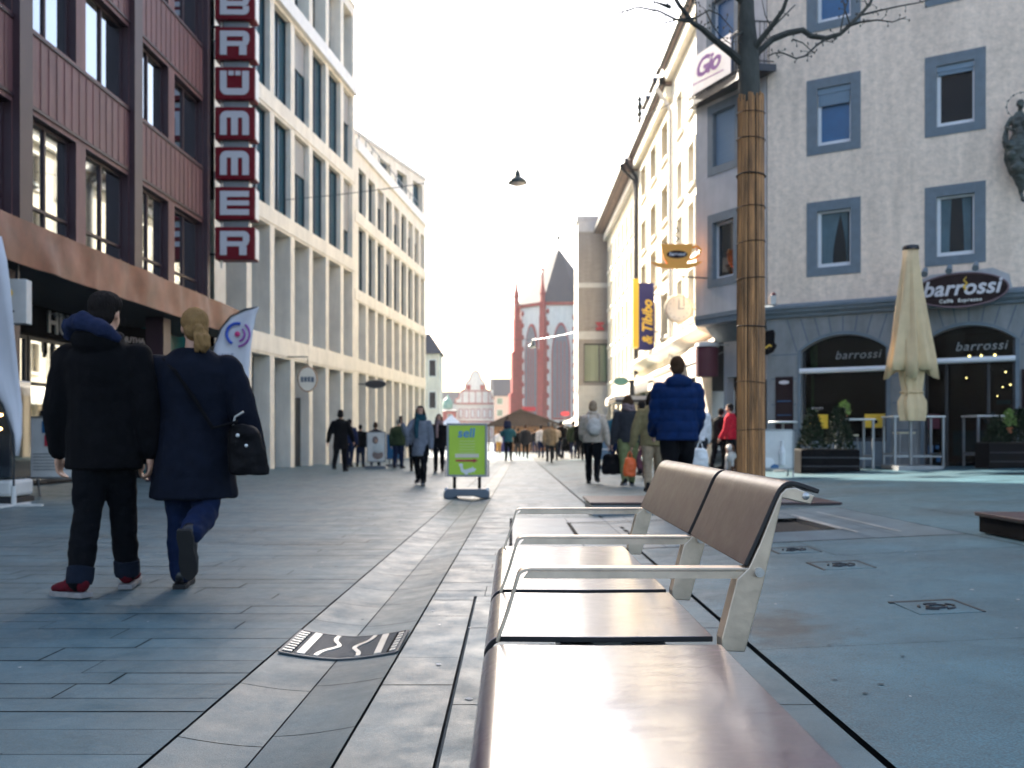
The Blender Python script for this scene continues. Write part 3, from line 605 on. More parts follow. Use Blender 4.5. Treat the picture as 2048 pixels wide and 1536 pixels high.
# hanging round sign and oval sign
rs=empty('round_hanging_sign',(-6.86,30.2,2.35),0,'round pale hanging sign with a dark word over the doorway of the tall stone building','sign')
b=B(); b.prism([(.30*math.cos(t*math.pi/14),.40+.40*math.sin(t*math.pi/14)) for t in range(28)],-.02,.04); b.build('disc','stone',rs)
b=B(); b.tube([(.31*math.cos(t*math.pi/12),.0,.40+.41*math.sin(t*math.pi/12)) for t in range(25)],.025,6,caps=False); b.build('rim','wood',rs)
B().box(-.22,-.14,-.03,-.02,.3,.48).box(-.11,-.02,-.03,-.02,.31,.47).box(.01,.09,-.03,-.02,.31,.48).box(.12,.22,-.03,-.02,.3,.47).build('lettering','groove',rs); B().tube([(0,.01,.8),(0,.01,1.15),(-.9,.05,1.15)],.02,6).build('bracket','darkmetal',rs)
ov=empty('oval_sign',(-5.85,38.6,2.85),0,'flat oval sign projecting from the lower stone building','sign')
b=B(); b.prism([(.44*math.cos(t*math.pi/14),.2+.155*math.sin(t*math.pi/14)) for t in range(28)],-.05,.06); b.build('disc','darkmetal',ov); 
b=B(); b.tube([(.44*math.cos(t*math.pi/12),.0,.2+.16*math.sin(t*math.pi/12)) for t in range(25)],.03,6,caps=False); b.build('rim','galv',ov)
B().tube([(-.4,.0,.2),(-.95,.1,.2)],.025,6).build('bracket','darkmetal',ov)
# ================================================================ RIGHT SIDE: café building (measured, scaled about eye height)
S=.83; XS[0]=S
def zt(z): return CZ+(z-CZ)*S
FD=(.857,-.515)
cb=empty('cafe_building',(7.52*S,26.5*S,0),math.atan2(*FD[::-1]),'cream plastered corner house with grey blue window surrounds and arched cafe windows','building')
A1=(.97,3.28); A2=(4.22,6.38); LW=14; gz=-.6
def archz(x,a,c,zs,zc):
    h=zc-zs; w_=(c-a)/2; r=(w_*w_+h*h)/(2*h); m_=(a+c)/2; return zc-r+math.sqrt(max(r*r-(x-m_)**2,0))
# upper wall
Wn=[]; rowsW=[(5.42,7.55),(8.90,11.06),(12.42,14.6)]; cols=[(1.13,2.60),(4.24,5.70),(8.6,10.06),(11.6,13.06)]
for z0,z1 in rowsW:
    for a,c in cols: Wn.append((a+.29,c-.27,z0+.24,z1-.28,.26))
wall(cb,'wall',0,LW,4.3,17.4,Wn,'plaster',holem='bluetrim')
B().box(.0,LW,.28,8,4.35,17.3).build('shell','interior',cb)
for ci,(a,c) in enumerate(cols):
    for ri,(z0,z1) in enumerate(rowsW):
        b=B(); y=-.018; b.box(a,a+.285,y,-.001,z0,z1).box(c-.265,c,y,-.001,z0,z1).box(a+.286,c-.266,y,-.001,z0,z0+.238).box(a+.286,c-.266,y,-.001,z1-.278,z1)
        fr=b.build('window','bluetrim',cb)
        x0,x1,q0,q1=a+.29,c-.27,z0+.24,z1-.28
        s=B(); t=.09; s.box(x0,x0+t,.10,.2,q0,q1).box(x1-t*.5,x1,.10,.2,q0,q1).box(x0+t,x1-t*.5,.10,.2,q1-t*.6,q1).box(x0+t,x1-t*.5,.10,.2,q0,q0+t*1.3); s.build('frame','sashwhite',fr)
        pm='panedark' if not (ci==0 and ri>=1) else 'blueglass'
        B().add([(x0,.17,q0),(x1,.17,q0),(x1,.17,q1),(x0,.17,q1)],[(0,1,2,3)]).build('pane',pm,fr)
        if ri==1:
            dd=.5 if ci==0 else .26
            b=B(); b.box(x0,x1,.04,.095,q1-.16,q1).box(x0+.03,x1-.03,.065,.098,q1-dd,q1-.161); 
            for k in range(int(dd/.05)): b.box(x0+.03,x1-.03,.058,.064,q1-.2-k*.05,q1-.17-k*.05) if q1-.2-k*.05>q1-dd else None
            b.build('roller_blind','blind',fr)
        if ri==0:   # lace curtains
            for sd,(u0,u1,u2) in enumerate(((x0+.1,x0+.62,x0+.40),(x1-.1,x1-.3,x1-.14)) if ci==0 else ((x0+.1,x0+.35,x0+.3),(x1-.08,x1-.3,x1-.25))):
                vs=[];fs=[];n=14;mm=8
                for i in range(n+1):
                    for j in range(mm+1):
                        t_=j/mm; wv=u1+(u2-u1)*(math.sin(t_*math.pi*.5)); x=u0+(wv-u0)*i/n
                        vs.append((x,.162+.006*math.sin(i*2.6),q1-.07-(q1-q0-.2)*t_))
                fs=[(i*(mm+1)+j,(i+1)*(mm+1)+j,(i+1)*(mm+1)+j+1,i*(mm+1)+j+1) for i in range(n) for j in range(mm)]
                B().add(vs,fs).build('curtain','lace',fr)
# ground floor wall with arches
def seg(a,c,zs,zc,n=18): return [(a+(c-a)*i/n,archz(a+(c-a)*i/n,a,c,zs,zc)) for i in range(n+1)]
b=B()
for a,c in ((0,A1[0]),(A1[1],A2[0]),(A2[1],7.05),(9.2,LW)): b.add([(a,0,gz),(c,0,gz),(c,0,4.3),(a,0,4.3)],[(0,1,2,3)])
for a,c,zs_,zc_ in ((*A1,3.30,3.72),(*A2,3.38,3.78),(7.05,9.2,3.38,3.78)):
    pts=seg(a,c,zs_,zc_)
    for p,q in zip(pts,pts[1:]):
        b.add([(p[0],0,p[1]),(q[0],0,q[1]),(q[0],0,4.3),(p[0],0,4.3)],[(0,1,2,3)])
        b.add([(p[0],0,p[1]),(q[0],0,q[1]),(q[0],.4,q[1]),(p[0],.4,p[1])],[(0,1,2,3)])
    for x,zz in ((a,zs_),(c,zs_)): b.add([(x,0,gz),(x,.4,gz),(x,.4,zz),(x,0,zz)],[(0,1,2,3)])
b.build('ground_floor_wall','shopstone',cb)
# voussoirs, architraves, courses
b=B()
for a,c,zs_,zc_ in ((*A1,3.30,3.72),(*A2,3.38,3.78)):
    pts=seg(a-.09,c+.09,zs_-.02,zc_+.09); pin=seg(a,c,zs_,zc_)
    b.prism(pts+pin[::-1],-.05,-.002)
    b.box(a-.09,a,-.05,-.002,gz,zs_-.02).box(c,c+.09,-.05,-.002,gz,zs_-.02)
b.build('architrave','bluetrim',cb)
for a,c,zs_,zc_ in ((*A1,3.30,3.72),(*A2,3.38,3.78)):
    m_=(a+c)/2; n=8
    for k in range(n+1):
        u=a-.12+(c-a+.24)*k/n; v=m_+(u-m_)*1.22
        zz=archz(min(max(u,a-.1),c+.1),a-.1,c+.1,zs_,zc_+.1)
        B().add([(u-.016,-.003,zz),(u+.016,-.003,zz),(v+.016,-.003,4.24),(v-.016,-.003,4.24)],[(0,1,2,3)]).build('stone_joint','groove',cb)
for a,c in ((.12,.84),(3.42,4.06),(6.5,7.0)):
    for z in (1.0,1.75,2.5,3.2): B().box(a,c,-.004,-.002,z,z+.03).build('stone_joint','groove',cb)
b=B(); b.prism([(0,4.29),(-.10,4.29),(-.12,4.36),(-.22,4.42),(-.24,4.50),(-.30,4.52),(-.30,4.60),(0,4.70)],-.12,LW,'x'); b.build('cornice','bluetrim',cb)
# shop glazing + interior
def shopwin(a,c,zs_,zc_,z0,bar,door=False):
    e=None; pts=seg(a,c,zs_,zc_)
    b=B(); b.prism([(a,z0)]+pts+[(c,z0)],.30,.31); f=b.build('shop_window','shopglass',cb)
    b=B(); b.box(a,a+.07,.2,.29,z0,zs_).box(c-.07,c,.2,.29,z0,zs_); b.box(a+.07,c-.07,.2,.29,z0,z0+.08)
    if door: b.box(a+.5,a+.57,.2,.29,z0,bar).box(a+1.5,a+1.57,.2,.29,z0,bar)
    b.build('frame','darkmetal',f)
    b=B(); b.prism([(-.02+.10*math.cos(t*math.pi/6)*.6,bar+.075*math.sin(t*math.pi/6)) for t in range(12)],a-.03,c+.0,'x'); b.v=[(x,y-.02,z) for x,y,z in b.v]; b.build('awning_box','sashwhite',f)
    return f
shopwin(*A1,3.30,3.72,.72,2.72); shopwin(*A2,3.38,3.78,gz,2.86,True); 
B().box(A1[0],A1[1],.1,.35,gz,.70).build('plinth_panel','bluetrim',cb)
B().box(7.05,9.2,.3,.35,gz,3.8).build('shop_window','pane',cb)
B().box(.3,.32,.42,4.5,gz,4.2).box(9,9.02,.42,4.5,gz,4.2).box(.3,9,4.5,4.52,gz,4.2).box(.3,9,.42,4.5,4.0,4.02).box(.3,9,.42,4.5,gz-.02,gz).build('interior','interior',cb)
text('window_lettering','barrossi',.34,'galv',cb,(1.85,.285,3.05),align='LEFT',shear=.25,ext=.001,space=1.1)
text('window_lettering','barrossi',.34,'galv',cb,(4.95,.285,3.14),align='LEFT',shear=.25,ext=.001,space=1.1)
b=B()
for x,y,z,r in ((5.25,.9,3.03,.035),(5.52,1.2,3.06,.03),(5.86,1.0,3.04,.035),(6.1,1.4,2.6,.022),(6.02,1.6,2.2,.018),(6.22,1.2,2.24,.022),(5.9,1.4,1.95,.015),(5.1,2,2.5,.02)): b.ball((x,y,z),r,8,6)
b.build('bulb','bulb',cb)
b=B(); b.box(5.75,5.79,.8,.84,2.9,3.4).box(4.8,6,1.4,1.9,.3,1.0).box(5.9,6.25,.8,.9,1.7,1.82); b.lathe([(.15,1.2),(.18,1.35),(.1,1.5)],(5.75,.9,0)); b.build('counter','teal',cb)
B().box(1.12,1.32,.5,.52,2.8,3.6).box(1.14,1.22,.5,.52,1.5,2.6).build('drape','foliagelight',cb)
# stickers and small things on the glass
for x0,x1,z0,z1 in ((1.10,1.66,1.07,1.47),(2.66,3.20,1.09,1.47)):
    o=B().box(x0,x1,.26,.285,z0,z1).build('poster','yellow',cb); B().ball(((x0+x1)/2,.255,(z0+z1)/2-.03),(.09,.006,.06),12,6).build('emblem','black',o)
text('poster_lettering','BEAUTY',.09,'letterwhite',cb,(1.2,.28,1.62),ext=.002)
B().box(4.28,4.58,.24,.29,1.05,1.45).build('poster','maroon',cb); B().box(4.3,4.42,.24,.285,.35,.6).box(4.48,4.56,.24,.285,.5,.6).box(4.5,4.6,.24,.285,.15,.3).build('sticker','blueglass',cb)
b=B(); b.box(A2[0],A2[1],-.35,.2,gz,-.02); b.build('door_step','bluetrim',cb)
# roof
b=B(); b.prism([(-.5,17.4),(-.5,17.6),(4,21),(8.5,17.6),(8.5,17.4)],-.3,LW,'x'); b.build('roof','rooftile',cb)
# return wall towards the street (angled), upper floors overhang
SD=(.495,-.869)
sw=empty('corner_bay',(5.97*S,29.2*S,0),math.atan2(*SD[::-1]),'shaded grey blue angled house side with a curved balcony, left of the wrapped tree','building')
hs=[(.80,1.72,5.80,7.58,.24),(.80,1.78,9.35,11.05,.24),(.75,1.75,12.1,14.6,.3)]
LS=3.1
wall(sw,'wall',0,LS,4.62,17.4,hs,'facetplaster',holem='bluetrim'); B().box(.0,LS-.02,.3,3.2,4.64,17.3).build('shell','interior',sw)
B().add([(0,0,4.62),(0,2.5,4.62),(0,2.5,17.4),(0,0,17.4)],[(0,1,2,3)]).build('end_wall','creamwhite',sw)
for i,(a,c,z0,z1,dp) in enumerate(hs):
    b=B(); b.box(a-.24,a-.002,-.02,-.001,z0-.25,z1+.28).box(c+.002,c+.24,-.02,-.001,z0-.25,z1+.28).box(a-.001,c+.001,-.02,-.001,z0-.25,z0-.002).box(a-.001,c+.001,-.02,-.001,z1+.002,z1+.28); f=b.build('window','bluetrim',sw)
    window(f,a,c,z0,z1,.2,'sashwhite','pane' if i==0 else 'blueglass',.08,name='frame')
    if i==1: B().box(a+.05,c-.05,.1,.13,z0+.05,z1).build('roller_blind','blind',f)
b=B(); b.box(-.02,LS,-.025,1.2,4.40,4.60).box(-.02,LS+.02,-.05,-.026,4.58,4.72); b.build('overhang','bluetrim',sw)
b=B(); b.prism([(.9,4.39),(.4,4.39),(.9,3.9)],.0,LS,'x'); b.build('bracket','bluetrim',sw)
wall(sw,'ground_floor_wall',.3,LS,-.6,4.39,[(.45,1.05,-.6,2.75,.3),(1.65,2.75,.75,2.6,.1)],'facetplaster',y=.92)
B().box(.4,2.9,1.3,1.32,-.6,3).build('shop_window','pane',sw)
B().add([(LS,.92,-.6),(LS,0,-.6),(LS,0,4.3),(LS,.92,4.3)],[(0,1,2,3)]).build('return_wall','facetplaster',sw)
for x in (1.75,2.3): o=B().box(x,x+.42,.84,.9,.9,2.5).build('display_case','oxblood',sw); B().box(x+.1,x+.32,.825,.838,1.1,2.3).build('poster','blind',o)
# balcony with banner
bc=B(); bc.prism([(-.1,-.02),(-.1,-.22),(.2,-.32),(1.2,-.40),(2.4,-.55),(3.2,-.75),(3.5,-.02)],11.45,11.66,'z'); bl=bc.build('balcony','darkmetal',sw)
path=[(-.06,-.05),(-.06,-.2),(.22,-.29),(1.2,-.37),(2.35,-.51),(3.15,-.70),(3.42,-.05)]
b=B(); b.tube([(x,y,12.9) for x,y in path],.025,6); b.tube([(x,y,11.75) for x,y in path],.02,6)
for (x0,y0),(x1,y1) in zip(path,path[1:]):
    n=max(1,int(math.hypot(x1-x0,y1-y0)/.13))
    for k in range(n): t=k/n; x=x0+(x1-x0)*t; y=y0+(y1-y0)*t; b.box(x-.01,x+.01,y-.01,y+.01,11.66,12.9)
b.build('railing','darkmetal',bl)
bn2=B(); bn2.add([(.0,-.30,11.75),(.22,-.35,11.75),(2.2,-.56,11.75),(2.2,-.56,12.95),(.22,-.35,12.95),(.0,-.30,12.95)],[(0,1,4,5),(1,2,3,4)])
o=bn2.build('banner','bannercloth',bl); solid(o,.02)
text('lettering','Gio',.80,'violet',o,(.62,-.60,12.10),shear=.35,ext=.004,space=.9,bold=.025); B().box(.5,1.9,-.60,-.59,11.92,11.95).build('lettering','violet',o)
# lit corner pilaster
# things on the front wall (their own top-level objects)
def onwall(name,t,y,z,lbl,cat,group=None,rz=0):
    x=7.52+FD[0]*t-(-FD[1])*0; px=7.52+FD[0]*t+.515*y; py=26.5+FD[1]*t+.857*y
    return empty(name,(px*S,py*S,zt(z)),math.atan2(*FD[::-1])+rz,lbl,cat,group)
def Z0(b): b.v=[(x,y,z+CZ) for x,y,z in b.v]; return b      # local z measured from the thing's own origin
os_=XS[0]; XS[0]=1.0
def sb(b,s=S): b.v=[(x*s,y*s,z*s) for x,y,z in b.v]; return b
o=onwall('oval_shop_sign',5.14,-.42,4.66,'large dark oval sign with white italic lettering over the arched doorway','sign')
def ell(a,c,n=40): return [(a*math.cos(t*2*math.pi/n),c*math.sin(t*2*math.pi/n)) for t in range(n)]
sb(B().prism(ell(1.10,.44),-.05,.05)).build('panel','oxblood',o)
sb(B().tube([(1.10*math.cos(t*2*math.pi/40),-.05,.44*math.sin(t*2*math.pi/40)) for t in range(41)],.022,6,caps=False)).build('rim','rimpink',o)
vs,fs=text_mesh('barrossi',.56,bold=.012,shear=.25,ext=.012,align='CENTER',space=1.02)
sb(B().add([(x*.98,y-.065,z-.12) for x,y,z in vs],fs)).build('lettering','letterwhite',o)
vs,fs=text_mesh('Caffè  Espresso',.125,bold=.004,ext=.006,align='CENTER',space=1.25)
sb(B().add([(x,y-.06,z-.31) for x,y,z in vs],fs)).build('lettering','wornsteel',o)
sb(B().tube([(.13,-.08,-.0),(.08,-.08,.08),(.16,-.08,.16),(.08,-.08,.24),(.14,-.08,.33)],[.04,.03,.024,.018,.008],6)).build('steam_emblem','goldtext',o)
b=B(); b.prism([(-1.2,-.25),(-1.2,.30),(-.75,.52),(.72,.58),(1.1,.38),(1.22,-.2)],.36,.40); sb(b).build('backing','wornsteel' if 0 else 'facetplaster',o)
for i,(t,z,l) in enumerate(((4.30,5.24,'left'),(4.88,5.27,'middle'),(5.50,5.29,'right'))):
    o=onwall('spotlight',t,-.02,z,f'small grey spotlight above the large oval sign, {l} one of the three','spotlight','spotlights above the oval cafe sign')
    sb(B().tube([(0,0,0),(0,-.3,.05),(0,-.45,-.02)],.02,6)).build('arm','darkmetal',o); sb(B().tube([(0,-.36,.05),(0,-.62,-.12)],[.06,.085],12)).build('head','bluetrim',o)
o=onwall('hanging_beer_sign',.1,-.5,3.55,'dark scalloped hanging sign just right of the wrapped tree trunk','sign')
b=B(); b.prism([(-.25,.28),(-.2,.36),(0,.33),(.2,.36),(.25,.28),(.23,0),(.3,-.1),(.2,-.28),(0,-.36),(-.2,-.28),(-.3,-.1),(-.23,0)],-.04,.04); sb(b).build('panel','black',o); sb(B().tube([(-.17,-.055,-.14),(-.05,-.055,-.08),(.0,-.055,-.16),(.1,-.055,-.08),(.17,-.055,-.12)],.028,6)).build('lettering','goldtext',o)
sb(B().tube([(0,0,.33),(0,.5,.4)],.02,6)).build('bracket','darkmetal',o)
o=onwall('menu_case',.50,-.06,1.75,'tall dark menu case on the wall pier between tree trunk and first arch','menu case')
sb(B().box(-.25,.25,0,.055,-.82,.82)).build('case','oxblood',o); sb(B().prism([(.15*math.cos(t*.314),.66+.055*math.sin(t*.314)) for t in range(20)],-.012,-.001)).build('badge','pink' if 0 else 'letterwhite',o); sb(B().box(-.2,.2,-.006,-.001,-.3,-.28).box(-.2,.2,-.006,-.001,.1,.13)).build('lettering','blueglass',o)
o=onwall('menu_case',7.02-.25,-.06,1.75,'tall dark menu case at the right edge of the picture beside the cafe doorway','menu case')
sb(B().box(-.25,.25,0,.055,-.82,.82)).build('case','oxblood',o); sb(B().prism([(.15*math.cos(t*.314),.66+.055*math.sin(t*.314)) for t in range(20)],-.012,-.001)).build('badge','letterwhite',o)
o=onwall('ledge_lantern',.22,-.16,4.68,'small white lantern with a red cap standing on the ledge of the corner house','lantern')
sb(B().box(-.07,.07,-.07,.07,0,.26)).build('body','offwhite',o,bevel=.01); sb(B().lathe([(.08,.26),(.06,.34),(.02,.36)],n=12)).build('cap','maroon',o)
# ---- row of sunlit houses behind it (right side of the street); local x runs towards the camera
S2=.85; XS[0]=S2
def row(name,lbl,Yf,Yn,m,ztop,cfg,bb=7.0):
    e=empty(name,(bb*S2,Yf*S2,0),-math.pi/2,lbl,'building'); L=Yf-Yn
    hs=[(Yf-a,Yf-c,z0,z1,.22) for a,c,z0,z1 in cfg]
    wall(e,'wall',0,L,4.0,ztop,hs,m); B().box(.0,L,.24,9,4.05,ztop-.05).build('shell','interior',e)
    for h in hs:
        f=window(e,h[0],h[1],h[2],h[3],.2,'cream' if ztop>0 else 'white','pane',.06,mull=(.5,))
        B().box(h[0]-.1,h[1]+.1,-.12,-.002,h[2]-.16,h[2]-.02).build('sill','stone',f)
        B().box(h[0]-.12,h[0]-.003,-.05,-.002,h[2],h[3]+.12).box(h[1]+.003,h[1]+.12,-.05,-.002,h[2],h[3]+.12).box(h[0]-.003,h[1]+.003,-.05,-.002,h[3]+.002,h[3]+.12).build('surround','creamwhite',f)
    return e,L
rws=((5.4,7.3),(8.2,9.9),(10.6,12.2),(13.4,15.1))
c1=[(a,a-1.75,z0,z1) for a in (48.6,45.3,41.95) for z0,z1 in rws]
c2=[(a,a-1.2,z0,z1) for a in (38.0,35.6) for z0,z1 in rws]
e1,L1=row('town_house','sunlit cream town house with tall paired windows on the right of the street',50,39.4,'cream',16.2,c1)
e2,L2=row('town_house','sunlit near white town house next to the corner house, carrying the clock and orange cup',39.38,31.5,'creamwhite',16.9,c2)
c3=[(a,a-.95,z0,z1) for a in (65.2,63.2,61.2,59.2,57.2,55.2,53.2) for z0,z1 in ((4.6,6.3),(7.2,9.0),(9.9,11.6),(12.6,14.2))]
e3,L3=row('town_house','sunlit cream house with a dark overhanging eave and close set windows, far right row',66,50.02,'cream',15.6,c3)
for e,L,zt_,mm in ((e1,L1,16.2,'darkmetal'),(e2,L2,16.9,'darkmetal'),(e3,L3,15.6,'darkmetal')):
    b=B(); b.prism([(-.9 if e is e3 else -.45,zt_-.02),(-.9 if e is e3 else -.45,zt_+.22),(4.5,zt_+4.6),(9,zt_+.2),(9,zt_)],-.02,L+.02,'x'); b.build('roof','rooftile',e)
    b=B(); b.box(-.02,L+.02,-.3,-.003,zt_-.55,zt_-.08); b.build('cornice','creamwhite' if e is not e3 else 'offwhite',e)
    x0=-1.0 if e is e3 else -.58
    b=B(); b.prism([(x0,zt_+.02),(x0,zt_+.3),(x0+.3,zt_+.36),(x0+.28,zt_-.03)],-.02,L+.02,'x'); b.build('eaves_gutter','darkmetal',e)
    b=B()
    for k in range(int(L/2.4)):
        if e is e2: break
        x=1+k*2.4; b.box(x,x+1.3,.2,2.2,zt_+1.0,zt_+2.4).box(x-.15,x+1.45,.05,2.4,zt_+2.4,zt_+2.6)
    if e is not e2: b.build('dormer','darkmetal',e)
# downpipes
for e,x in ((e1,.12),(e2,.1),(e3,15.7)): 
    b=B(); b.tube([(x,-.7,16.0 if e is not e3 else 15.6),(x,-.15,15.2),(x,-.1,15.0),(x,-.1,4.2)],.09,8); b.build('downpipe','darkmetal' if e is e1 else 'offwhite',e)
B().tube([(16.0,-.95,15.7),(16.02,-.25,15.0),(16.02,-.18,14.5),(16.02,-.18,4)],.07,8).build('downpipe','darkmetal',e3)
# chimney like finial
b=B(); b.lathe([(.05,16.2),(.05,17.0),(.13,17.1),(.07,17.3),(.15,17.5),(.08,17.7),(.15,17.9),(.08,18.1),(.12,18.25),(.02,18.5)],(3.4,-.4,0),12); b.build('roof_finial','bronze',e1)
# cornice above shops, shops below
b=B(); b.prism([(0,4.35),(-.35,4.5),(-.55,4.62),(-.55,4.8),(0,4.95)],0,L1,'x'); b.build('shop_cornice','creamwhite',e1)
b=B(); b.prism([(0,4.35),(-.35,4.5),(-.55,4.62),(-.55,4.8),(0,4.95)],0,L2,'x'); b.build('shop_cornice','creamwhite',e2)
for e,L in ((e1,L1),(e2,L2),(e3,L3)):
    wall(e,'shop_wall',0,L,-.6,3.99,[(x,x+2.0,-.6,3.1,.3) for x in [.5+2.6*k for k in range(int((L-1)/2.6))]],'cream' if e is not e2 else 'stone')
    for k in range(int((L-1)/2.6)): window(e,.5+2.6*k,2.5+2.6*k,-.6,3.1,.28,'darkmetal','pane',.07,mull=(.5,),trans=(.75,),name='shop_window')
XS[0]=1
# near awning of the shop next to the corner house
def awning(lbl,x0,x1,y0,y1,zt1,zf,col,side,valance=.35,name='awning',group=None):
    "x0 front edge (street), x1 wall; runs y0..y1"
    e=empty(name,(x1,(y0+y1)/2,zf),0,lbl,'awning',group); b=B(); n=12; m=5; h=(y1-y0)/2
    vs=[(x0-x1+(x1-x0)*j/m, -h+2*h*i/n, (zt1-zf)*(j/m)**.9-.05*math.sin(i*math.pi)*0-.06*math.sin(math.pi*j/m)-.02*(i%2)) for i in range(n+1) for j in range(m+1)]
    b.add(vs,[(i*(m+1)+j,(i+1)*(m+1)+j,(i+1)*(m+1)+j+1,i*(m+1)+j+1) for i in range(n) for j in range(m)])
    o=b.build('canopy',col,e,smooth=True); solid(o,.02)
    b=B(); vs=[];
    for i in range(4*n+1):
        d=.05*abs(math.sin(i*math.pi/2)); vs+=[(x0-x1-.01,-h+2*h*i/(4*n),0),(x0-x1-.03-.02*math.sin(i*1.7),-h+2*h*i/(4*n),-valance+d)]
    b.add(vs,[(2*i,2*i+2,2*i+3,2*i+1) for i in range(4*n)]); o=b.build('valance',col,e); solid(o,.012)
    b=B()
    for s_ in (-h+.05,0,h-.05): b.tube([(x0-x1+.02,s_,.0-.03),(-.45,s_,(zt1-zf)*.25),(0,s_,(zt1-zf)*.45)],.025,6)
    b.build('arm','galv',e)
    if side: b=B(); b.tube([(x0-x1-.05,-h-.02,.08),(x0-x1-.05,h,.08)],.06,8); b.build('roller','white',e)
    return e
awning('pale salmon fabric awning nearest the corner house, hanging low above the tall man in blue',4.6,5.9,24.7,29.2,3.75,2.75,'awningcloth',True)
mr=empty('maroon_awning_end',(5.25,24.25,2.45),0,'dark maroon rounded cloth drum under a white cap, left of the corner house','awning')
B().lathe([(.30,0),(.31,.75),(.26,.8)],n=20).build('drum','maroon',mr,smooth=True); B().lathe([(.33,.8),(.30,.9),(.1,.95)],n=20).build('cap','offwhite',mr,smooth=True); B().box(-.03,.8,-.03,.03,.84,.88).build('arm','galv',mr)
awning('long white shop awning farther along the sunlit row',4.7,5.9,31,37,3.5,2.75,'white',False)
awning('cream shop awning at the far end of the right hand row',4.9,5.9,40,47,3.4,2.7,'creamwhite',False)
pk=empty('flat_parasol_roof',(4.25,30.2,0),0,'flat edged pale stall canopy on a dark post behind the walking woman in black','canopy')
B().box(-.9,1.1,-1.2,1.2,2.02,2.14).build('top','offwhite',pk); B().box(-.92,1.12,-1.22,1.22,1.93,2.018).build('edge','darkmetal',pk); B().box(-.04,.04,-.04,.04,g(4.2,30),1.93).build('post','darkmetal',pk)
# cup sign
cs=empty('cup_sign',(4.32,23.6,5.37),0,'flat orange coffee cup and saucer sign on a bracket with an oval dark badge','sign')
b=B(); b.prism([(-.42,.52),(.42,.52),(.40,.35),(.33,.1),(.22,-.04),(-.22,-.04),(-.33,.1),(-.40,.35)],-.04,.04); b.build('cup','orange',cs,bevel=.01)
b=B(); b.tube([(.39,0,.42),(.52,0,.47),(.62,0,.38),(.58,0,.24),(.45,0,.14),(.33,0,.10)],.035,8); b.build('handle','orange',cs,smooth=True)
b=B(); b.prism([(-.68,.04),(-.3,.0),(.3,.0),(.68,.06),(.5,-.06),(.3,-.13),(-.3,-.13),(-.5,-.08)],-.05,.05); b.build('saucer','orange',cs)
B().prism([(.27*math.cos(t*.2094),.24+.10*math.sin(t*.2094)) for t in range(30)],-.055,-.04).build('badge','oxblood',cs); text('lettering','barrossi',.13,'letterwhite',cs,(0,-.062,.205),align='CENTER',ext=.004,bold=.003,shear=.2)
B().tube([(-.05,0,.56),(.05,0,.66),(-.06,0,.76),(.04,0,.86),(-.02,0,.96)],.025,6).build('steam','bronze',cs)
B().tube([(0,0,-.12),(0,0,-.33),(.85,.25,-.33)],.02,6).tube([(.2,.06,-.33),(.2,.06,-1.1)],.008,4).build('bracket','darkmetal',cs)
# vertical banner box and clock
vb=empty('vertical_banner_sign',(5.5,36.3,0),0,'tall narrow navy sign box with yellow script and yellow side on the sunlit row','sign')
B().box(-.40,.22,-.12,.12,4.28,6.98).build('face','navy',vb); B().box(-.64,-.402,-.12,.5,4.4,7.15).build('side','yellow',vb); B().box(.2,.6,.0,.06,5,5.06).box(.2,.6,0,.06,6.5,6.56).build('bracket','galv',vb)
vs,fs=text_mesh('& Tibibo',.62,bold=.02,shear=.3,ext=.01,rot90=False)
B().add([(-z*.9+.12,y-.135,x*.82+4.5) for x,y,z in vs],fs).build('lettering','goldtext',vb)
ck=empty('street_clock',(4.66,25.2,4.41),0,'round cream street clock on a wall bracket above the awning','clock')
b=B(); b.prism([(.34*math.cos(t*.2244),.34*math.sin(t*.2244)) for t in range(28)],-.07,.07); b.build('face','creamwhite',ck)
b=B(); b.tube([(.35*math.cos(t*.2244),0,.35*math.sin(t*.2244)) for t in range(29)],.055,8,caps=False); b.build('rim','wornbrass' if 0 else 'cream',ck)
b=B(); b.box(-.012,.012,-.085,-.075,-.02,.24).box(-.02,.15,-.085,-.075,-.012,.012); b.build('hand','galv',ck); 
b=B(); 
for t in range(12): b.box(.27*math.cos(t*.5236)-.012,.27*math.cos(t*.5236)+.012,-.08,-.072,.27*math.sin(t*.5236)-.012,.27*math.sin(t*.5236)+.012)
b.build('hour_mark','galv',ck); B().tube([(.38,0,0),(1.1,.2,0)],.035,8).tube([(.38,0,.1),(.7,.1,.16),(1.1,.2,.1)],.02,6).build('bracket','cream',ck)
gs=empty('oval_pub_sign',(3.75,31.0,2.72),0,'small pale green oval sign on a dark bracket beyond the tall man in blue','sign')
B().prism([(.24*math.cos(t*.2244),.13*math.sin(t*.2244)) for t in range(28)],-.03,.03).build('panel','coppergreen',gs); B().tube([(.245*math.cos(t*.2244),-.01,.135*math.sin(t*.2244)) for t in range(29)],.02,6,caps=False).build('rim','offwhite',gs); B().tube([(.25,0,0),(.42,0,0)],.04,6).box(.3,.46,-.06,.06,-2.7,.05).build('post','darkmetal',gs)
# statue on the café wall
XS[0]=1
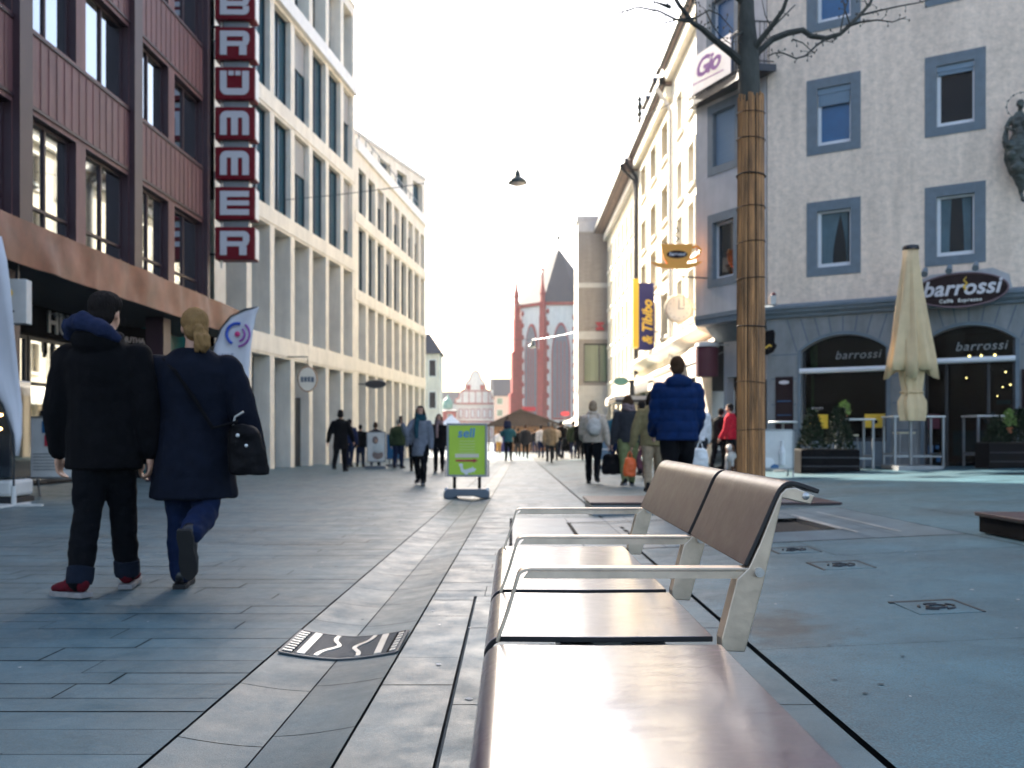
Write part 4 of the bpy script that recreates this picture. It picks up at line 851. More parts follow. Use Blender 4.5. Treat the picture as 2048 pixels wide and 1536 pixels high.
# ---- department store at the end of the row, faces the camera
d3=empty('department_store',(7.6*S2,66.5*S2,0),0,'grey brick and pale stone department store end wall with red sign and big window','building')
X0,X1=-2.3,0.1
wall(d3,'wall',X0,X1,-1,14.3,[(-1.95,-.05,4.15,6.6,.3)],'brick')
for z0,z1 in ((2,3.95),(6.85,7.35),(10.1,10.4),(13.6,14.3)): B().box(X0-.02,X1,-.04,-.003,z0,z1).build('stone_band','offwhite',d3)
window(d3,-1.95,-.05,4.15,6.6,.28,'darkmetal','greenglass',.07,mull=(.52,.78))
B().box(X0,8,.35,3.5,-1,14.2).build('side_wall','creamwhite',d3); B().box(X0-.1,8,-.05,3.6,14.32,14.6).build('roof','offwhite',d3)
b=B()
B().box(X0-.02,X0-.001,1.2,2.4,3.5,6.2).build('side_window','pane',d3)
vs,fs=text_mesh('3',1.5,bold=.06,ext=.06); B().add([(-.55+x*.8,y-.2,7.45+z) for x,y,z in vs],fs).build('sign_figure','crimson',d3)
vs,fs=text_mesh('z',.9,bold=.05,ext=.06,flip=True); B().add([(-.75+x*1.1,y-.2,7.45+z) for x,y,z in vs],fs).build('sign_figure','crimson',d3)
# ================================================================ FAR END OF THE STREET
# church choir: three visible sides of an octagon, buttresses, lancets, steep slate roof
CX,CY=8.1,156; ap=6.7; rc=ap/math.cos(R(22.5))
ch=empty('church',(CX,CY,-1.2),0,'white and red sandstone gothic church with steep slate roof at the end of the street','church')
eav=24.0; pin=34.2
def octp(r,z,off=22.5): return [(r*math.cos(R(off+45*k)),r*math.sin(R(off+45*k)),z) for k in range(8)]
b=B(); b.loft([octp(rc,0),octp(rc,eav)]); b.box(-5.5,5.5,3,40,0,eav); b.build('wall','churchwhite',ch)
b=B(); b.loft([octp(rc+.5,eav),octp(.05,pin)]); b.prism([(-6.3,eav),(0,pin-.1),(6.3,eav)],0,42); b.build('roof','roofslate',ch)
b=B(); b.loft([octp(rc+.35,eav-.5),octp(rc+.4,eav)]); b.build('cornice','redstone',ch)
def lancet(cx,w_,z0,z1,n=9):
    h=w_*1.7; o=[(cx-w_/2,z0),(cx+w_/2,z0)]+[(cx+w_/2-(w_/2)*(t/n)**1.5,z1-h+h*math.sin(t/n*math.pi/2)) for t in range(n)]+[(cx,z1)]+[(cx-w_/2+(w_/2)*(t/n)**1.5,z1-h+h*math.sin(t/n*math.pi/2)) for t in range(n-1,-1,-1)]
    return o
for k in (4,5,6):
    a=R(45*k+0) if 0 else R(180+45*(k-4))
    ct=Vector((math.cos(a)*ap,math.sin(a)*ap)); tx=Vector((-math.sin(a),math.cos(a)))
    def put(b): b.v=[(ct.x+tx.x*x+math.cos(a)*(-y),ct.y+tx.y*x+math.sin(a)*(-y),z) for x,y,z in b.v]; return b
    f=put(B().prism(lancet(0,3.1,4.5,20.6),-.25,-.01)).build('window','redstone',ch)
    put(B().prism(lancet(0,2.7,4.8,20.2),-.30,-.252)).build('pane','leadglass',f)
    m_=B(); [m_.box(x-.06,x+.06,-.36,-.301,5.0,17.5) for x in (-.6,0,.6)]; put(m_).build('tracery','redstone',f)
for k in range(3,8):
    a=R(157.5+45*(k-3)); c=Vector((math.cos(a)*rc,math.sin(a)*rc)); d=Vector((math.cos(a),math.sin(a))); tn=Vector((-d.y,d.x))
    b=B()
    for w_,o0,o1,z0,z1 in ((.5,-.2,2.0,0,9),(.48,-.2,1.6,9,16),(.44,-.2,1.2,16,21.5),(.4,.2,1.1,21.5,24)):
        P=[(c.x+d.x*o+tn.x*s_,c.y+d.y*o+tn.y*s_) for o,s_ in ((o0,-w_),(o1,-w_),(o1,w_),(o0,w_))]; b.prism(P,z0,z1,'z')
    pc=(c.x+d.x*.7,c.y+d.y*.7)
    b.lathe([(.4,24),(.4,25.2),(.55,25.3),(.22,27),(.1,29),(.25,29.2),(.04,30.0)],(pc[0],pc[1],0),8)
    bo=b.build('buttress','redstone',ch)
    b=B(); rn=random.Random(k)
    for z in range(0,23,1):
        for s_ in (-1,1):
            if (z+(s_>0))%2: 
                o=-.2; x0=c.x+tn.x*s_*.55-d.x*.3; y0=c.y+tn.y*s_*.55-d.y*.3; b.ball((x0,y0,z+.5),(.3,.3,.5),6,4)
    b.build('quoin','redstone',bo)
b=B(); b.tube([(0,0,pin-.1),(0,0,pin+4.0)],.09,6); b.ball((0,0,pin+1.9),(.32,.32,.42),10,6); b.build('spire_rod','bronze',ch)
b=B(); b.box(-.07,.07,-.07,.07,pin+3.0,pin+5.0).box(-.8,.8,-.06,.06,pin+4.0,pin+4.14); b.build('cross','goldtext',ch)
b=B(); b.lathe([(.9,24.1),(.9,26),(.3,28.5),(.05,31)],(4.3,-2.8,0),6); b.build('pinnacle','redstone',ch)
# houses at the far end
def house(lbl,x,y,w_,d,h,rh,m,rm,nw,nf,name='house',hip=False,grp=None,base=None):
    e=empty(name,(x,y,g(0,y) if y<160 else -1.2),0,lbl,'building',grp); hw=w_/2
    B().box(-hw,hw,0,d,-.3,h).build('wall',m,e)
    b=B()
    if hip: b.loft([[(-hw-.3,-.3,h),(hw+.3,-.3,h),(hw+.3,d+.3,h),(-hw-.3,d+.3,h)],[(-hw*.2,d*.4,h+rh),(hw*.2,d*.4,h+rh),(hw*.2,d*.6,h+rh),(-hw*.2,d*.6,h+rh)]])
    else: b.prism([(-.4,h),(d/2,h+rh),(d+.4,h)],-hw-.2,hw+.2,'x')
    b.build('roof',rm,e)
    fh=h/nf
    for i in range(nw):
        for j in range(nf):
            cx=-hw+w_*(i+.5)/nw; z0=j*fh+fh*.3; ww=w_/nw*.22
            f=B().box(cx-ww-.1,cx+ww+.1,-.06,-.002,z0-.1,z0+fh*.5+.1).build('window','creamwhite' if m!='churchwhite' else 'redstone',e); B().box(cx-ww,cx+ww,-.08,-.061,z0,z0+fh*.5).build('pane','greenglass' if m=='peach' else 'pane',f)
    if base: B().box(-hw-.05,hw+.05,-.1,-.003,-.3,base).build('base','redstone',e)
    return e
house('cream house with hip roof and red base beyond the left stone grid building',-8.85,92,2.9,4,9.8,2.2,'cream','roofslate',2,3,hip=True,base=2.6)
gh=empty('gabled_house',(-9.0,222,-1.2),0,'pale house with curved red trimmed gable at the far end, seen above the green sign','building')
B().box(-4.9,4.9,0,12,0,9.6).build('wall','churchwhite',gh)
gp=[(-4.9,9.6),(-4.9,10.6),(-4.1,10.9),(-3.8,12.3),(-3.3,12.8),(-2.6,13.2),(-2.3,14.8),(-1.6,15.4),(-1.2,16.6),(-.8,17.4),(0,17.8)]
B().prism(gp+[(-x,z) for x,z in gp[::-1][1:]],-.3,0).build('gable','churchwhite',gh); B().prism([(-4.7,9.6),(0,16),(4.7,9.6)],.02,14).build('roof','rooftile',gh)
b=B(); gg=gp+[(-x,z) for x,z in gp[::-1][1:]]; b.tube([(x,-.35,z) for x,z in gg],.12,6); b.box(-4.9,4.9,-.42,-.302,9.45,9.75).box(-3.7,3.7,-.42,-.302,12.6,12.85).box(-4.9,4.9,-.1,-.005,5,5.3)
for x in (-3.2,-1.6,0,1.6,3.2): b.box(x-.09,x+.09,-.38,-.302,9.76,12.59) 
b.build('trim','redstone',gh)
for x in (-3.6,-2.2,-.7,.7,2.2,3.6):
    for z in (1.2,6): f=B().box(x-.5,x+.5,-.1,-.003,z,z+2.3).build('window','redstone',gh); B().box(x-.36,x+.36,-.13,-.101,z+.15,z+2.15).build('pane','white',f)
for x in (-1.7,1.7): f=B().box(x-.5,x+.5,-.42,-.31,13,14.2).build('window','redstone',gh)
house('peach house with a slate roof between the gabled house and the church',-1.5,215,5.6,10,11.2,4.2,'peach','roofslate',2,4)
house('low red house with small green dome left of the gabled house',-16.2,218,4.8,10,7.6,.5,'redstone','roofslate',2,2)
dm=[o for o in sc.objects if o.get('label','').startswith('low red house')][0]; B().lathe([(1.2,8.2),(1.3,9.4),(1.0,10.4),(.4,11),(.1,11.8)],(.5,2,0),12).build('dome','coppergreen',dm)
house('long dull roofed house farthest back at the left of the gabled house',-19,250,16,10,10.5,3.6,'offwhite','roofslate',6,3)
house('grey roofed house farthest back, between gabled house and church roof line',0,252,12,10,14.5,3.4,'offwhite','roofslate',5,4)
# wooden market stall
st=empty('market_stall',(1.1,75,g(0,75)),0,'wooden market stall with a wide shallow gable roof in the middle of the square','market stall')
B().box(-2.6,2.6,-.4,3,0,2.15).build('wall','wood',st)
b=B(); b.prism([(-3.6,2.05),(-.4,3.55),(3.7,2.05),(3.7,1.93),(-.4,3.38),(-3.6,1.93)],-1.1,3.6); b.build('roof','woodroof',st)
B().prism([(-3.3,2.1),(-.4,3.36),(3.4,2.1)],-.9,-.8).build('gable_board','woodroof',st); b=B(); [b.box(x-.06,x+.06,-1.05,-.93,0,2.1) for x in (-3.0,-.9,2.9)]; b.build('post','woodroof',st)
B().box(-2.6,-1.3,-.5,-.401,0,1.3).build('shutter','navy',st); b=B(); [b.box(-1.2+.35*k,-1.18+.35*k,-.42,-.401,.1,2.1) for k in range(10)]; b.build('board_joint','woodroof',st)
B().box(-.2,.9,.5,1.4,3.4,3.75).build('roof_box','crimson',st)
for x,y,z,l in ((-6.2,92,0,'white peaked market tent behind the green sign, at the left of the stall'),(-9.5,104,0,'white peaked market tent farthest left in the square')):
    t=empty('market_tent',(x,y,g(0,y)),0,l,'tent','white tents in the market square')
    B().loft([[(-2.2,-2,2.0),(2.2,-2,2.0),(2.2,2,2.0),(-2.2,2,2.0)],[(-.8,-.7,2.8),(.8,-.7,2.8),(.8,.7,2.8),(-.8,.7,2.8)],[(-.1,-.1,3.5),(.1,-.1,3.5),(.1,.1,3.5),(-.1,.1,3.5)]]).build('roof','white',t)
    b=B(); [b.box(sx*2.1-.05,sx*2.1+.05,sy*1.9-.05,sy*1.9+.05,0,2) for sx in(-1,1) for sy in(-1,1)]; b.build('post','galv',t); B().box(-2.1,2.1,1.7,1.75,0,2).build('back_panel','white',t)
o=empty('oval_market_sign',(4.0,68,g(0,68)),0,'small red oval sign on a post right of the wooden stall roof','sign'); B().prism([(.36*math.cos(t*.3),2.95+.2*math.sin(t*.3)) for t in range(21)],-.04,.04).build('panel','crimson',o); B().box(-.03,.03,.05,.1,0,2.9).build('post','galv',o)
o=empty('market_parasol',(4.9,66,g(0,66)),0,'pale open market parasol right of the wooden stall','parasol'); B().lathe([(1.3,2.15),(1.3,2.2),(.6,2.5),(.05,2.8)],n=12).build('canopy','cream',o); B().tube([(0,0,0),(0,0,2.75)],.03,6).build('pole','galv',o)
# hanging street lamps on cables
def lamp(lbl,x,y,z,r,pl,pr):
    e=empty('hanging_street_lamp',(x,y,z),0,lbl,'street lamp','street lamps hung over the street on cables')
    B().lathe([(r,0),(r,.04),(r*.93,.09),(r*.6,.17),(r*.34,.22),(r*.3,.36),(r*.12,.42),(.03,.44)],n=24).build('shade','bronze',e,smooth=True); B().lathe([(r*.8,-.005),(r*.6,-.05),(.02,-.09)],n=16).build('glass','offwhite',e,smooth=True)
    def cat_(a,c,sag,n=14): return [tuple(Vector(a).lerp(Vector(c),t/n)-Vector((x,y,z))+Vector((0,0,-sag*4*(t/n)*(1-t/n)))) for t in range(n+1)]
    top=(x,y,z+.5); B().tube(cat_(pl,top,.1),.012,5).tube(cat_(top,pr,.12),.012,5).tube([(0,0,.42),(0,0,.52)],.02,5).build('cable','darkmetal',e)
lamp('green grey street lamp hanging from a cable in mid air against the sky',.17,28,8.7,.30,(-7.35,29,8.45),(4.96,24.4,10.2))
lamp('small far street lamp hanging before the church window',1.4,62,6.9,.3,(-4.6,57,7.3),(5.9,54,7.6))
# ================================================================ TREE with reed wrapping
TX,TY=2.362,8.9; GT=g(TX,TY)
tr=empty('young_tree',(TX,TY,GT),0,'leafless young tree with its trunk wrapped in reed matting, behind the bench','tree')
def tp(px,py,dy=0): Y=TY+dy; return ((px-1024)/1800*Y-TX, dy, CZ+(868-py)/1800*Y-GT)
trunk=[(0.0,0,0),(0,0,1.5),(.0,0,3),tp(1501,260),tp(1499,180),tp(1496,110),tp(1492,40),tp(1491,-60),tp(1496,-200),tp(1500,-420)]
b=B(); b.tube(trunk,[.13,.112,.104,.100,.102,.105,.085,.07,.05,.02],14); b.build('trunk','bark',tr,smooth=True)
b=B()
def br(pts,r0,r1,n=7): b.tube([tp(*p) for p in pts],[r0+(r1-r0)*(i/(len(pts)-1))**.8 for i in range(len(pts))],n)
rn=random.Random(11)
limbs=[([(1494,135,0),(1462,105,-.05),(1432,82,-.12),(1405,58,-.2),(1385,45,-.25),(1360,12,-.3),(1340,-20,-.35),(1310,-70,-.4)],.045,.012),
([(1385,45,-.25),(1350,38,-.35),(1318,22,-.4),(1276,14,-.5),(1240,25,-.55),(1212,33,-.6),(1186,38,-.62)],.014,.004),
([(1390,36,-.25),(1352,40,-.3),(1325,47,-.34),(1308,45,-.36)],.010,.003),([(1340,14,-.33),(1322,8,-.4),(1305,2,-.45)],.02,.006),
([(1393,46,-.22),(1392,10,-.2),(1388,-30,-.2)],.009,.004),([(1384,40,-.2),(1418,20,-.1),(1440,30,-.05),(1466,60,0)],.009,.004),
([(1410,20,-.1),(1425,50,-.1),(1440,72,-.1),(1461,88,-.05)],.008,.004),
([(1500,120,0),(1520,100,.05),(1545,78,.1),(1575,66,.12),(1605,60,.14),(1622,72,.15),(1652,76,.16),(1680,68,.2),(1700,50,.22),(1722,28,.25),(1740,6,.3),(1756,-30,.3)],.042,.014),
([(1498,112,0),(1518,84,-.1),(1545,50,-.2),(1566,20,-.25),(1580,-20,-.3)],.038,.016),
([(1697,52,.2),(1722,44,.1),(1755,40,.05),(1785,44,0),(1812,34,0)],.013,.005),([(1722,30,.22),(1755,22,.2),(1800,12,.2),(1845,4,.2),(1880,-8,.2)],.012,.004),
([(1652,76,.16),(1632,92,.1),(1610,112,.05),(1592,117,0),(1566,106,0),(1550,106,0),(1536,112,.0)],.012,.006),([(1585,78,.1),(1606,86,.1),(1625,104,.1),(1630,106,.1)],.008,.003),
([(1640,78,.1),(1655,82,.1),(1668,86,.1)],.006,.003),([(1700,50,.2),(1690,20,.1),(1684,-10,.1)],.009,.004),([(1680,68,.2),(1685,40,.2),(1692,12,.2),(1700,-10,.2)],.009,.004),
([(1735,14,.2),(1728,-5,.2)],.008,.004),([(1494,60,0),(1470,72,-.2),(1462,90,-.25)],.01,.004),([(1494,10,0),(1440,-30,-.2),(1400,-80,-.4),(1360,-200,-.6)],.03,.01),([(1494,0,0),(1560,-60,.2),(1620,-160,.4)],.03,.01),
([(1545,60,-.2),(1530,30,-.15),(1524,0,-.1)],.008,.003),([(1528,72,-.15),(1560,40,-.1),(1590,10,0)],.012,.006)]
for p,r0,r1 in limbs: br(p,r0,r1)
for p,r0,r1 in limbs[:18]:        # twigs and buds
    for i in range(1,len(p)):
        for _ in range(2):
            t=rn.random(); q=[p[i-1][k]+(p[i][k]-p[i-1][k])*t for k in range(3)]; a=rn.uniform(0,6.28); l=rn.uniform(6,18)
            e=(q[0]+l*math.cos(a),q[1]+l*math.sin(a)*.8,q[2]+rn.uniform(-.1,.1)); br([tuple(q),((q[0]+e[0])/2+2,(q[1]+e[1])/2-1,e[2]),e],.004,.002,5)
            b.ball(tp(*e),(.008,.008,.014),6,4)
b.build('branch','bark',tr,smooth=True)
b=B(); N=46
for i in range(N):
    a=2*math.pi*i/N+rn.uniform(-.03,.03); top=4.22+rn.uniform(-.06,.05); r=.128+rn.uniform(-.004,.008); a2=a+rn.uniform(-.09,.09); zz=[0,.9,1.8,2.6,3.4,top]
    pts=[((r-.010*z/4.2)*math.cos(a+(a2-a)*z/top)+rn.uniform(-.002,.002),(r-.010*z/4.2)*math.sin(a+(a2-a)*z/top)+rn.uniform(-.002,.002),z) for z in zz]
    b.tube(pts,rn.uniform(.0075,.011),6)
b.build('reed_wrap','reed',tr,smooth=True)
for z,r in ((.45,.0035),(.95,.0035),(1.42,.0035),(1.98,.0065),(2.45,.004),(2.80,.0035),(3.14,.004),(3.46,.0065),(3.82,.004),(4.08,.0035)):
    B().tube([(.139*math.cos(t*.3142),.139*math.sin(t*.3142),z+.012*math.sin(t*.3142+z*3)) for t in range(21)],r,5,caps=False).build('wire_tie','wire',tr)
# ================================================================ CAFÉ FURNITURE
def bar_table(x0,x1,y,d,lbl,h=1.1):
    xc=(x0+x1)/2; e=empty('bar_table',(xc,y,g(xc,y)),0,lbl,'table','tall bar tables outside the cafe'); hw=(x1-x0)/2; hd=d/2
    B().box(-hw,hw,-hd,hd,h-.035,h).build('top','offwhite',e,bevel=.004)
    for sx in (-1,1):
        for sy in (-1,1):
            cx=sx*(hw-.04); cy=sy*(hd-.04); B().box(cx-.022,cx+.022,cy-.022,cy+.022,-.03,h-.037).build('leg','galv',e)
    b=B(); b.box(-hw+.075,hw-.075,-hd+.02,-hd+.06,.22,.26).box(-hw+.075,hw-.075,hd-.06,hd-.02,.22,.26); 
    for sx in (-1,1): b.box(sx*(hw-.04)-.02,sx*(hw-.04)+.02,-hd+.075,hd-.075,.27,.30)
    b.build('foot_rail','galv',e); return e
bar_table(7.12,7.80,19.6,.6,'narrow tall grey bar table between the left planter and the parasol')
bar_table(8.05,9.15,19.3,.65,'wide tall grey bar table under the closed parasol')
bar_table(9.95,11.1,19.6,.7,'tall grey bar table half hidden behind the right hand planter')
e=empty('pedestal_table',(6.05,20.1,g(6.05,20.1)),0,'small round white topped pedestal table left of the left planter','table'); B().lathe([(.30,1.08),(.32,1.1),(.3,1.12)],n=24).build('top','white',e); B().lathe([(.2,0),(.2,.02),(.03,.04),(.03,1.08)],n=14).build('pedestal','galv',e)
def stool(x,y,lbl):
    e=empty('bar_stool',(x,y,g(x,y)),0,lbl,'stool','bar stools outside the cafe'); B().box(-.18,.18,-.18,.18,.72,.76).build('seat','cream',e,bevel=.01)
    for sx in(-1,1):
        for sy in(-1,1): B().tube([(sx*.15,sy*.15,.72),(sx*.19,sy*.19,-.02)],.015,6).build('leg','galv',e)
    b=B(); b.tube([(-.17,-.17,.3),(.17,-.17,.3),(.17,.17,.3),(-.17,.17,.3),(-.17,-.17,.3)],.012,6); b.build('foot_ring','galv',e)
stool(8.6,19.75,'bar stool with a pale seat tucked under the wide bar table below the parasol')
stool(7.5,20.1,'bar stool with a pale seat behind the narrow bar table')
def bush(b,c,r,h,n,rn,sz=.05):
    for _ in range(n):
        t=rn.random()**.8; rr=r*(1-t*.75)*(.45+.6*rn.random()**.5); a=rn.uniform(0,6.28); p=Vector((c[0]+rr*math.cos(a),c[1]+rr*math.sin(a),c[2]+h*t))
        q=Euler((rn.uniform(-1.2,1.2),rn.uniform(-1.2,1.2),rn.uniform(0,6))).to_matrix(); s_=sz*rn.uniform(.6,1.4)
        b.add([tuple(p+q@Vector(v)) for v in ((-s_*.4,0,0),(s_*.4,0,0),(s_*.25,s_*.2,s_*1.6),(0,0,s_*2.1),(-s_*.25,s_*.2,s_*1.6))],[(0,1,2,3,4)])
def planter(x0,x1,y,h,bs,lbl):
    xc=(x0+x1)/2; e=empty('planter',(xc,y,g(xc,y)),0,lbl,'planter','black planters outside the cafe'); hw=(x1-x0)/2
    B().box(-hw,hw,-.28,.28,-.03,h).build('box','black',e,bevel=.015); b=B(); [b.box(-hw+.02,hw-.02,-.30,-.281,z,z+.025) for z in (.12,.3)]; b.build('batten','darkmetal',e)
    B().box(-hw+.03,hw-.03,-.25,.25,h+.001,h+.02).build('soil','soil',e)
    rn=random.Random(int(x0*10))
    for (bx,r,hh) in bs:
        b=B(); b.tube([(bx,0,h),(bx,0,h+hh*.8)],.02,6); b.build('stem','bark',e)
        b=B(); bush(b,(bx,0,h),r,hh,int(1500*r/.3),rn,.035); b.build('foliage','foliage',e)
planter(5.98,7.2,18.9,.47,((-.3,.30,.82),(.28,.32,.86)),'black planter with two pointed dark conifers, left of the tall tables')
planter(9.55,11.4,18.3,.5,((-.62,.26,.5),(-.15,.32,.66),(.35,.34,.66),(.75,.3,.5)),'long black planter with dark shrubs at the right edge of the picture')
def pot(x,y,z,lbl,lm,r=.05,ph=.1,s=.14,n=160,name='flower_pot'):
    e=empty(name,(x,y,z),0,lbl,'pot plant'); B().lathe([(r*.75,0),(r,ph),(r*1.05,ph)],n=14).build('pot','terracotta',e,smooth=True); b=B(); bush(b,(0,0,ph*.8),s*.7,s*1.3,n,random.Random(int(x*100)),.035); b.build('foliage',lm,e); return e
GT2=g(7.4,19.6)+1.1
pot(7.18,19.45,GT2+.002,'leafy yellow green pot plant on the narrow bar table','foliagelight',.07,.1,.2,260)
pot(8.55,19.15,g(8.6,19.3)+1.102,'orange terracotta pot on the wide bar table by the parasol','foliagelight',.085,.16,.12,60)
pot(10.1,18.28,g(10,18.3)+.7,'trailing bright green plant at the left corner of the right planter','foliagelight',.09,.12,.26,260)
pot(10.75,18.3,g(10,18.3)+.9,'bright leafy green plant rising above the right planter','foliagelight',.1,.1,.30,300)
# closed parasol
pa=empty('closed_parasol',(8.42,19.0,g(8.42,19)),0,'tall closed beige parasol tied with a strap in front of the cafe','parasol')
prof=[(4.60,.15),(4.3,.17),(3.8,.23),(3.2,.30),(2.7,.36),(2.3,.41),(2.05,.45)]
rings=[]
for z,r in prof:
    ring=[]
    for j in range(48):
        a=2*math.pi*j/48; f=1+(.05+.26*(4.6-z)/2.5)*(math.cos(8*a+.8*(4.6-z))*.7+.35*math.cos(13*a+z)); ring.append((r*f*math.cos(a),r*f*.8*math.sin(a),z-(.18*max(0,math.cos(4*a+1)) if z<2.1 else 0)))
    rings.append(ring)
b=B(); b.loft(rings,caps=False); o=b.build('canopy','canvas',pa,smooth=True); solid(o,.015)
rings=[]
for z,r in ((2.6,.26),(2.1,.25),(1.85,.22),(1.62,.19),(1.55,.2),(1.4,.27),(1.2,.27),(1.0,.24)):
    rings.append([(r*(1+.14*math.cos(7*2*math.pi*j/42+z*2))*math.cos(2*math.pi*j/42)+.02,r*(1+.14*math.cos(7*2*math.pi*j/42+z*2))*.8*math.sin(2*math.pi*j/42),z) for j in range(42)])
b=B(); b.loft(rings); b.build('lower_folds','canvas',pa,smooth=True); B().tube([(.23*math.cos(t*.4)+.02,.19*math.sin(t*.4),1.6) for t in range(17)],.018,6).build('strap','canvas',pa)
B().lathe([(.16,4.60),(.17,4.64),(.15,4.69),(.02,4.7)],n=16).build('cap','darkmetal',pa,smooth=True); B().tube([(0,0,0),(0,0,4.6)],.035,10).build('pole','galv',pa); B().box(-.45,.45,-.45,.45,-.03,.06).build('base','galv',pa)
# ================================================================ SIGNS AND FLAGS
# green sign in the middle of the street
sx,sy=-.72,14.4; sg=empty('pavement_sign',(sx,sy,g(sx,sy)),0,'lime green poster in a grey metal frame on a rolling base, middle of the street','sign')
z0,z1=.33,1.19; hw=.325
b=B(); b.box(-hw,hw,-.02,.03,z0,z0+.035).box(-hw,hw,-.02,.03,z1-.035,z1).box(-hw,-hw+.035,-.02,.03,z0+.036,z1-.036).box(hw-.035,hw,-.02,.03,z0+.036,z1-.036); b.build('frame','galv',sg,bevel=.004)
ps=B().box(-hw+.036,hw-.036,-.008,.02,z0+.036,z1-.036).build('poster','lime',sg)
text('lettering','sell',.21,'skyblue',ps,(-.15,-.014,.965),bold=.003,ext=.003,shear=.12)
b=B(); 
for k in range(5): b.box(-.13,.13,-.012,-.009,.90-.045*k,.905-.045*k) 
b.box(-.19,.19,-.0125,-.009,.64,.70); b.build('small_print','yellowprint' if 0 else 'cream',ps)
B().prism([(-.18,.575),(.10,.575),(.10,.555),(.18,.59),(.10,.625),(.10,.605),(-.18,.605)],-.014,-.009).build('arrow','crimson',ps)
sq=[(-.13,.535),(-.09,.55),(-.065,.53),(-.07,.49),(-.055,.45),(-.02,.445),(.05,.47),(.08,.475),(.09,.50),(.105,.475),(.14,.46),(.15,.445),(.12,.43),(.12,.40),(.10,.415),(.06,.395),(.03,.40),(.01,.37),(-.04,.365),(-.03,.385),(-.07,.40),(-.10,.43),(-.105,.48),(-.12,.50)]
B().prism(sq,-.014,-.009).build('squirrel_emblem','white',ps)
b=B(); 
for x in (-.20,.20): B().box(x-.025,x+.025,-.02,.03,.14,z0).build('spring_foot','black',sg)
for x in (-hw-.02,hw+.02): B().tube([(x,0,.33),(x,0,.6)],.012,6).build('side_bar','galv',sg)
b=B(); b.prism([(-.36,0),(-.36,.10),(-.30,.15),(.30,.15),(.36,.10),(.36,0),(.22,0),(.12,.035),(-.12,.035),(-.22,0)],-.22,.22); b.build('base','plum' if 0 else 'darkgrey_base',sg,bevel=.02) if 0 else b.build('base','basegrey',sg,bevel=.02)
for x in (-.33,.33): B().tube([(x,-.1,.13),(x,.1,.13)],.03,8).build('wheel','white',sg)
def board(lbl,x,y,w_,zb,zt2,m,base=True,grp='poster boards standing in the street',tilt=0,name='poster_board'):
    e=empty(name,(x,y,g(x,y)),tilt,lbl,'sign',grp); hw=w_/2
    b=B(); b.box(-hw,hw,-.02,.02,zb,zb+.03).box(-hw,hw,-.02,.02,zt2-.03,zt2).box(-hw,-hw+.03,-.02,.02,zb,zt2).box(hw-.03,hw,-.02,.02,zb,zt2); b.build('frame','galv',e)
    p=B().box(-hw+.031,hw-.031,-.01,.015,zb+.031,zt2-.031).build('poster',m,e)
    if base: B().prism([(-hw-.05,0),(-hw,.09),(hw,.09),(hw+.05,0)],-.2,.2).box(-.15,-.12,-.02,.02,.09,zb).box(.12,.15,-.02,.02,.09,zb).build('base','basegrey',e)
    else:
        for a_,c_ in ((-hw,-.02),(hw-.03,-.02),(-hw,.36),(hw-.03,.36)): B().tube([(a_+.015,.0,zt2-.1 if c_>0 else zb),(a_+.015,c_,0)],.018,6).build('leg','galv',e)
    return e,p
e,p=board('pale poster board showing a woman, on the left between two dark clothed walkers',-4.42,29.3,.62,.22,1.2,'offwhite')
B().ball((-.03,-.016,.93),(.10,.006,.13),10,6).build('printed_hair','rooftile',p); B().ball((.05,-.014,.45),(.18,.005,.15),10,6).build('printed_figure','rooftile',p); B().ball((.0,-.022,.90),(.045,.004,.06),8,5).build('printed_face','skin',p); B().ball((.06,-.018,.66),(.17,.005,.16),8,5).build('printed_figure','wornsteel',p)
board('dark blue poster board behind the pale one, left of the man in green',-4.15,31.5,.5,.25,1.15,'blueglass')
e,p=board('light blue advertising board behind the woman in beige',2.78,27,.62,.25,.98,'skyblue_board' if 0 else 'blind'); B().box(-.2,.2,-.02,-.012,.55,.6).build('lettering','white',p)
e,p=board('white folding pavement board with bottle pictures, just right of the wrapped tree',5.15,17.6,.72,.16,.95,'offwhite',False); b=B(); b.lathe([(.055,.25),(.06,.5),(.05,.55),(.025,.62),(.025,.72)],(.13,-.02,0),10); b.build('printed_bottle','white',p); B().ball((-.15,-.012,.3),(.13,.006,.1),10,6).build('printed_cup','white',p); B().ball((-.02,-.012,.22),(.09,.006,.05),8,5).build('printed_plate','blueglass',p)
e,p=board('pale leaning poster board beside the flag at the left edge',-7.35,14.4,.74,.30,1.30,'offwhite',False,tilt=R(4)); B().box(-.12,.10,-.02,-.012,.82,1.0).build('printed_block','crimson',p); B().box(-.16,.2,-.02,-.012,1.03,1.22).build('printed_block','blueglass',p); b=B(); [b.box(-.3,.3-.03*k,-.014,-.011,.44+.05*k,.455+.05*k) for k in range(6)]; b.build('small_print','galv',p)
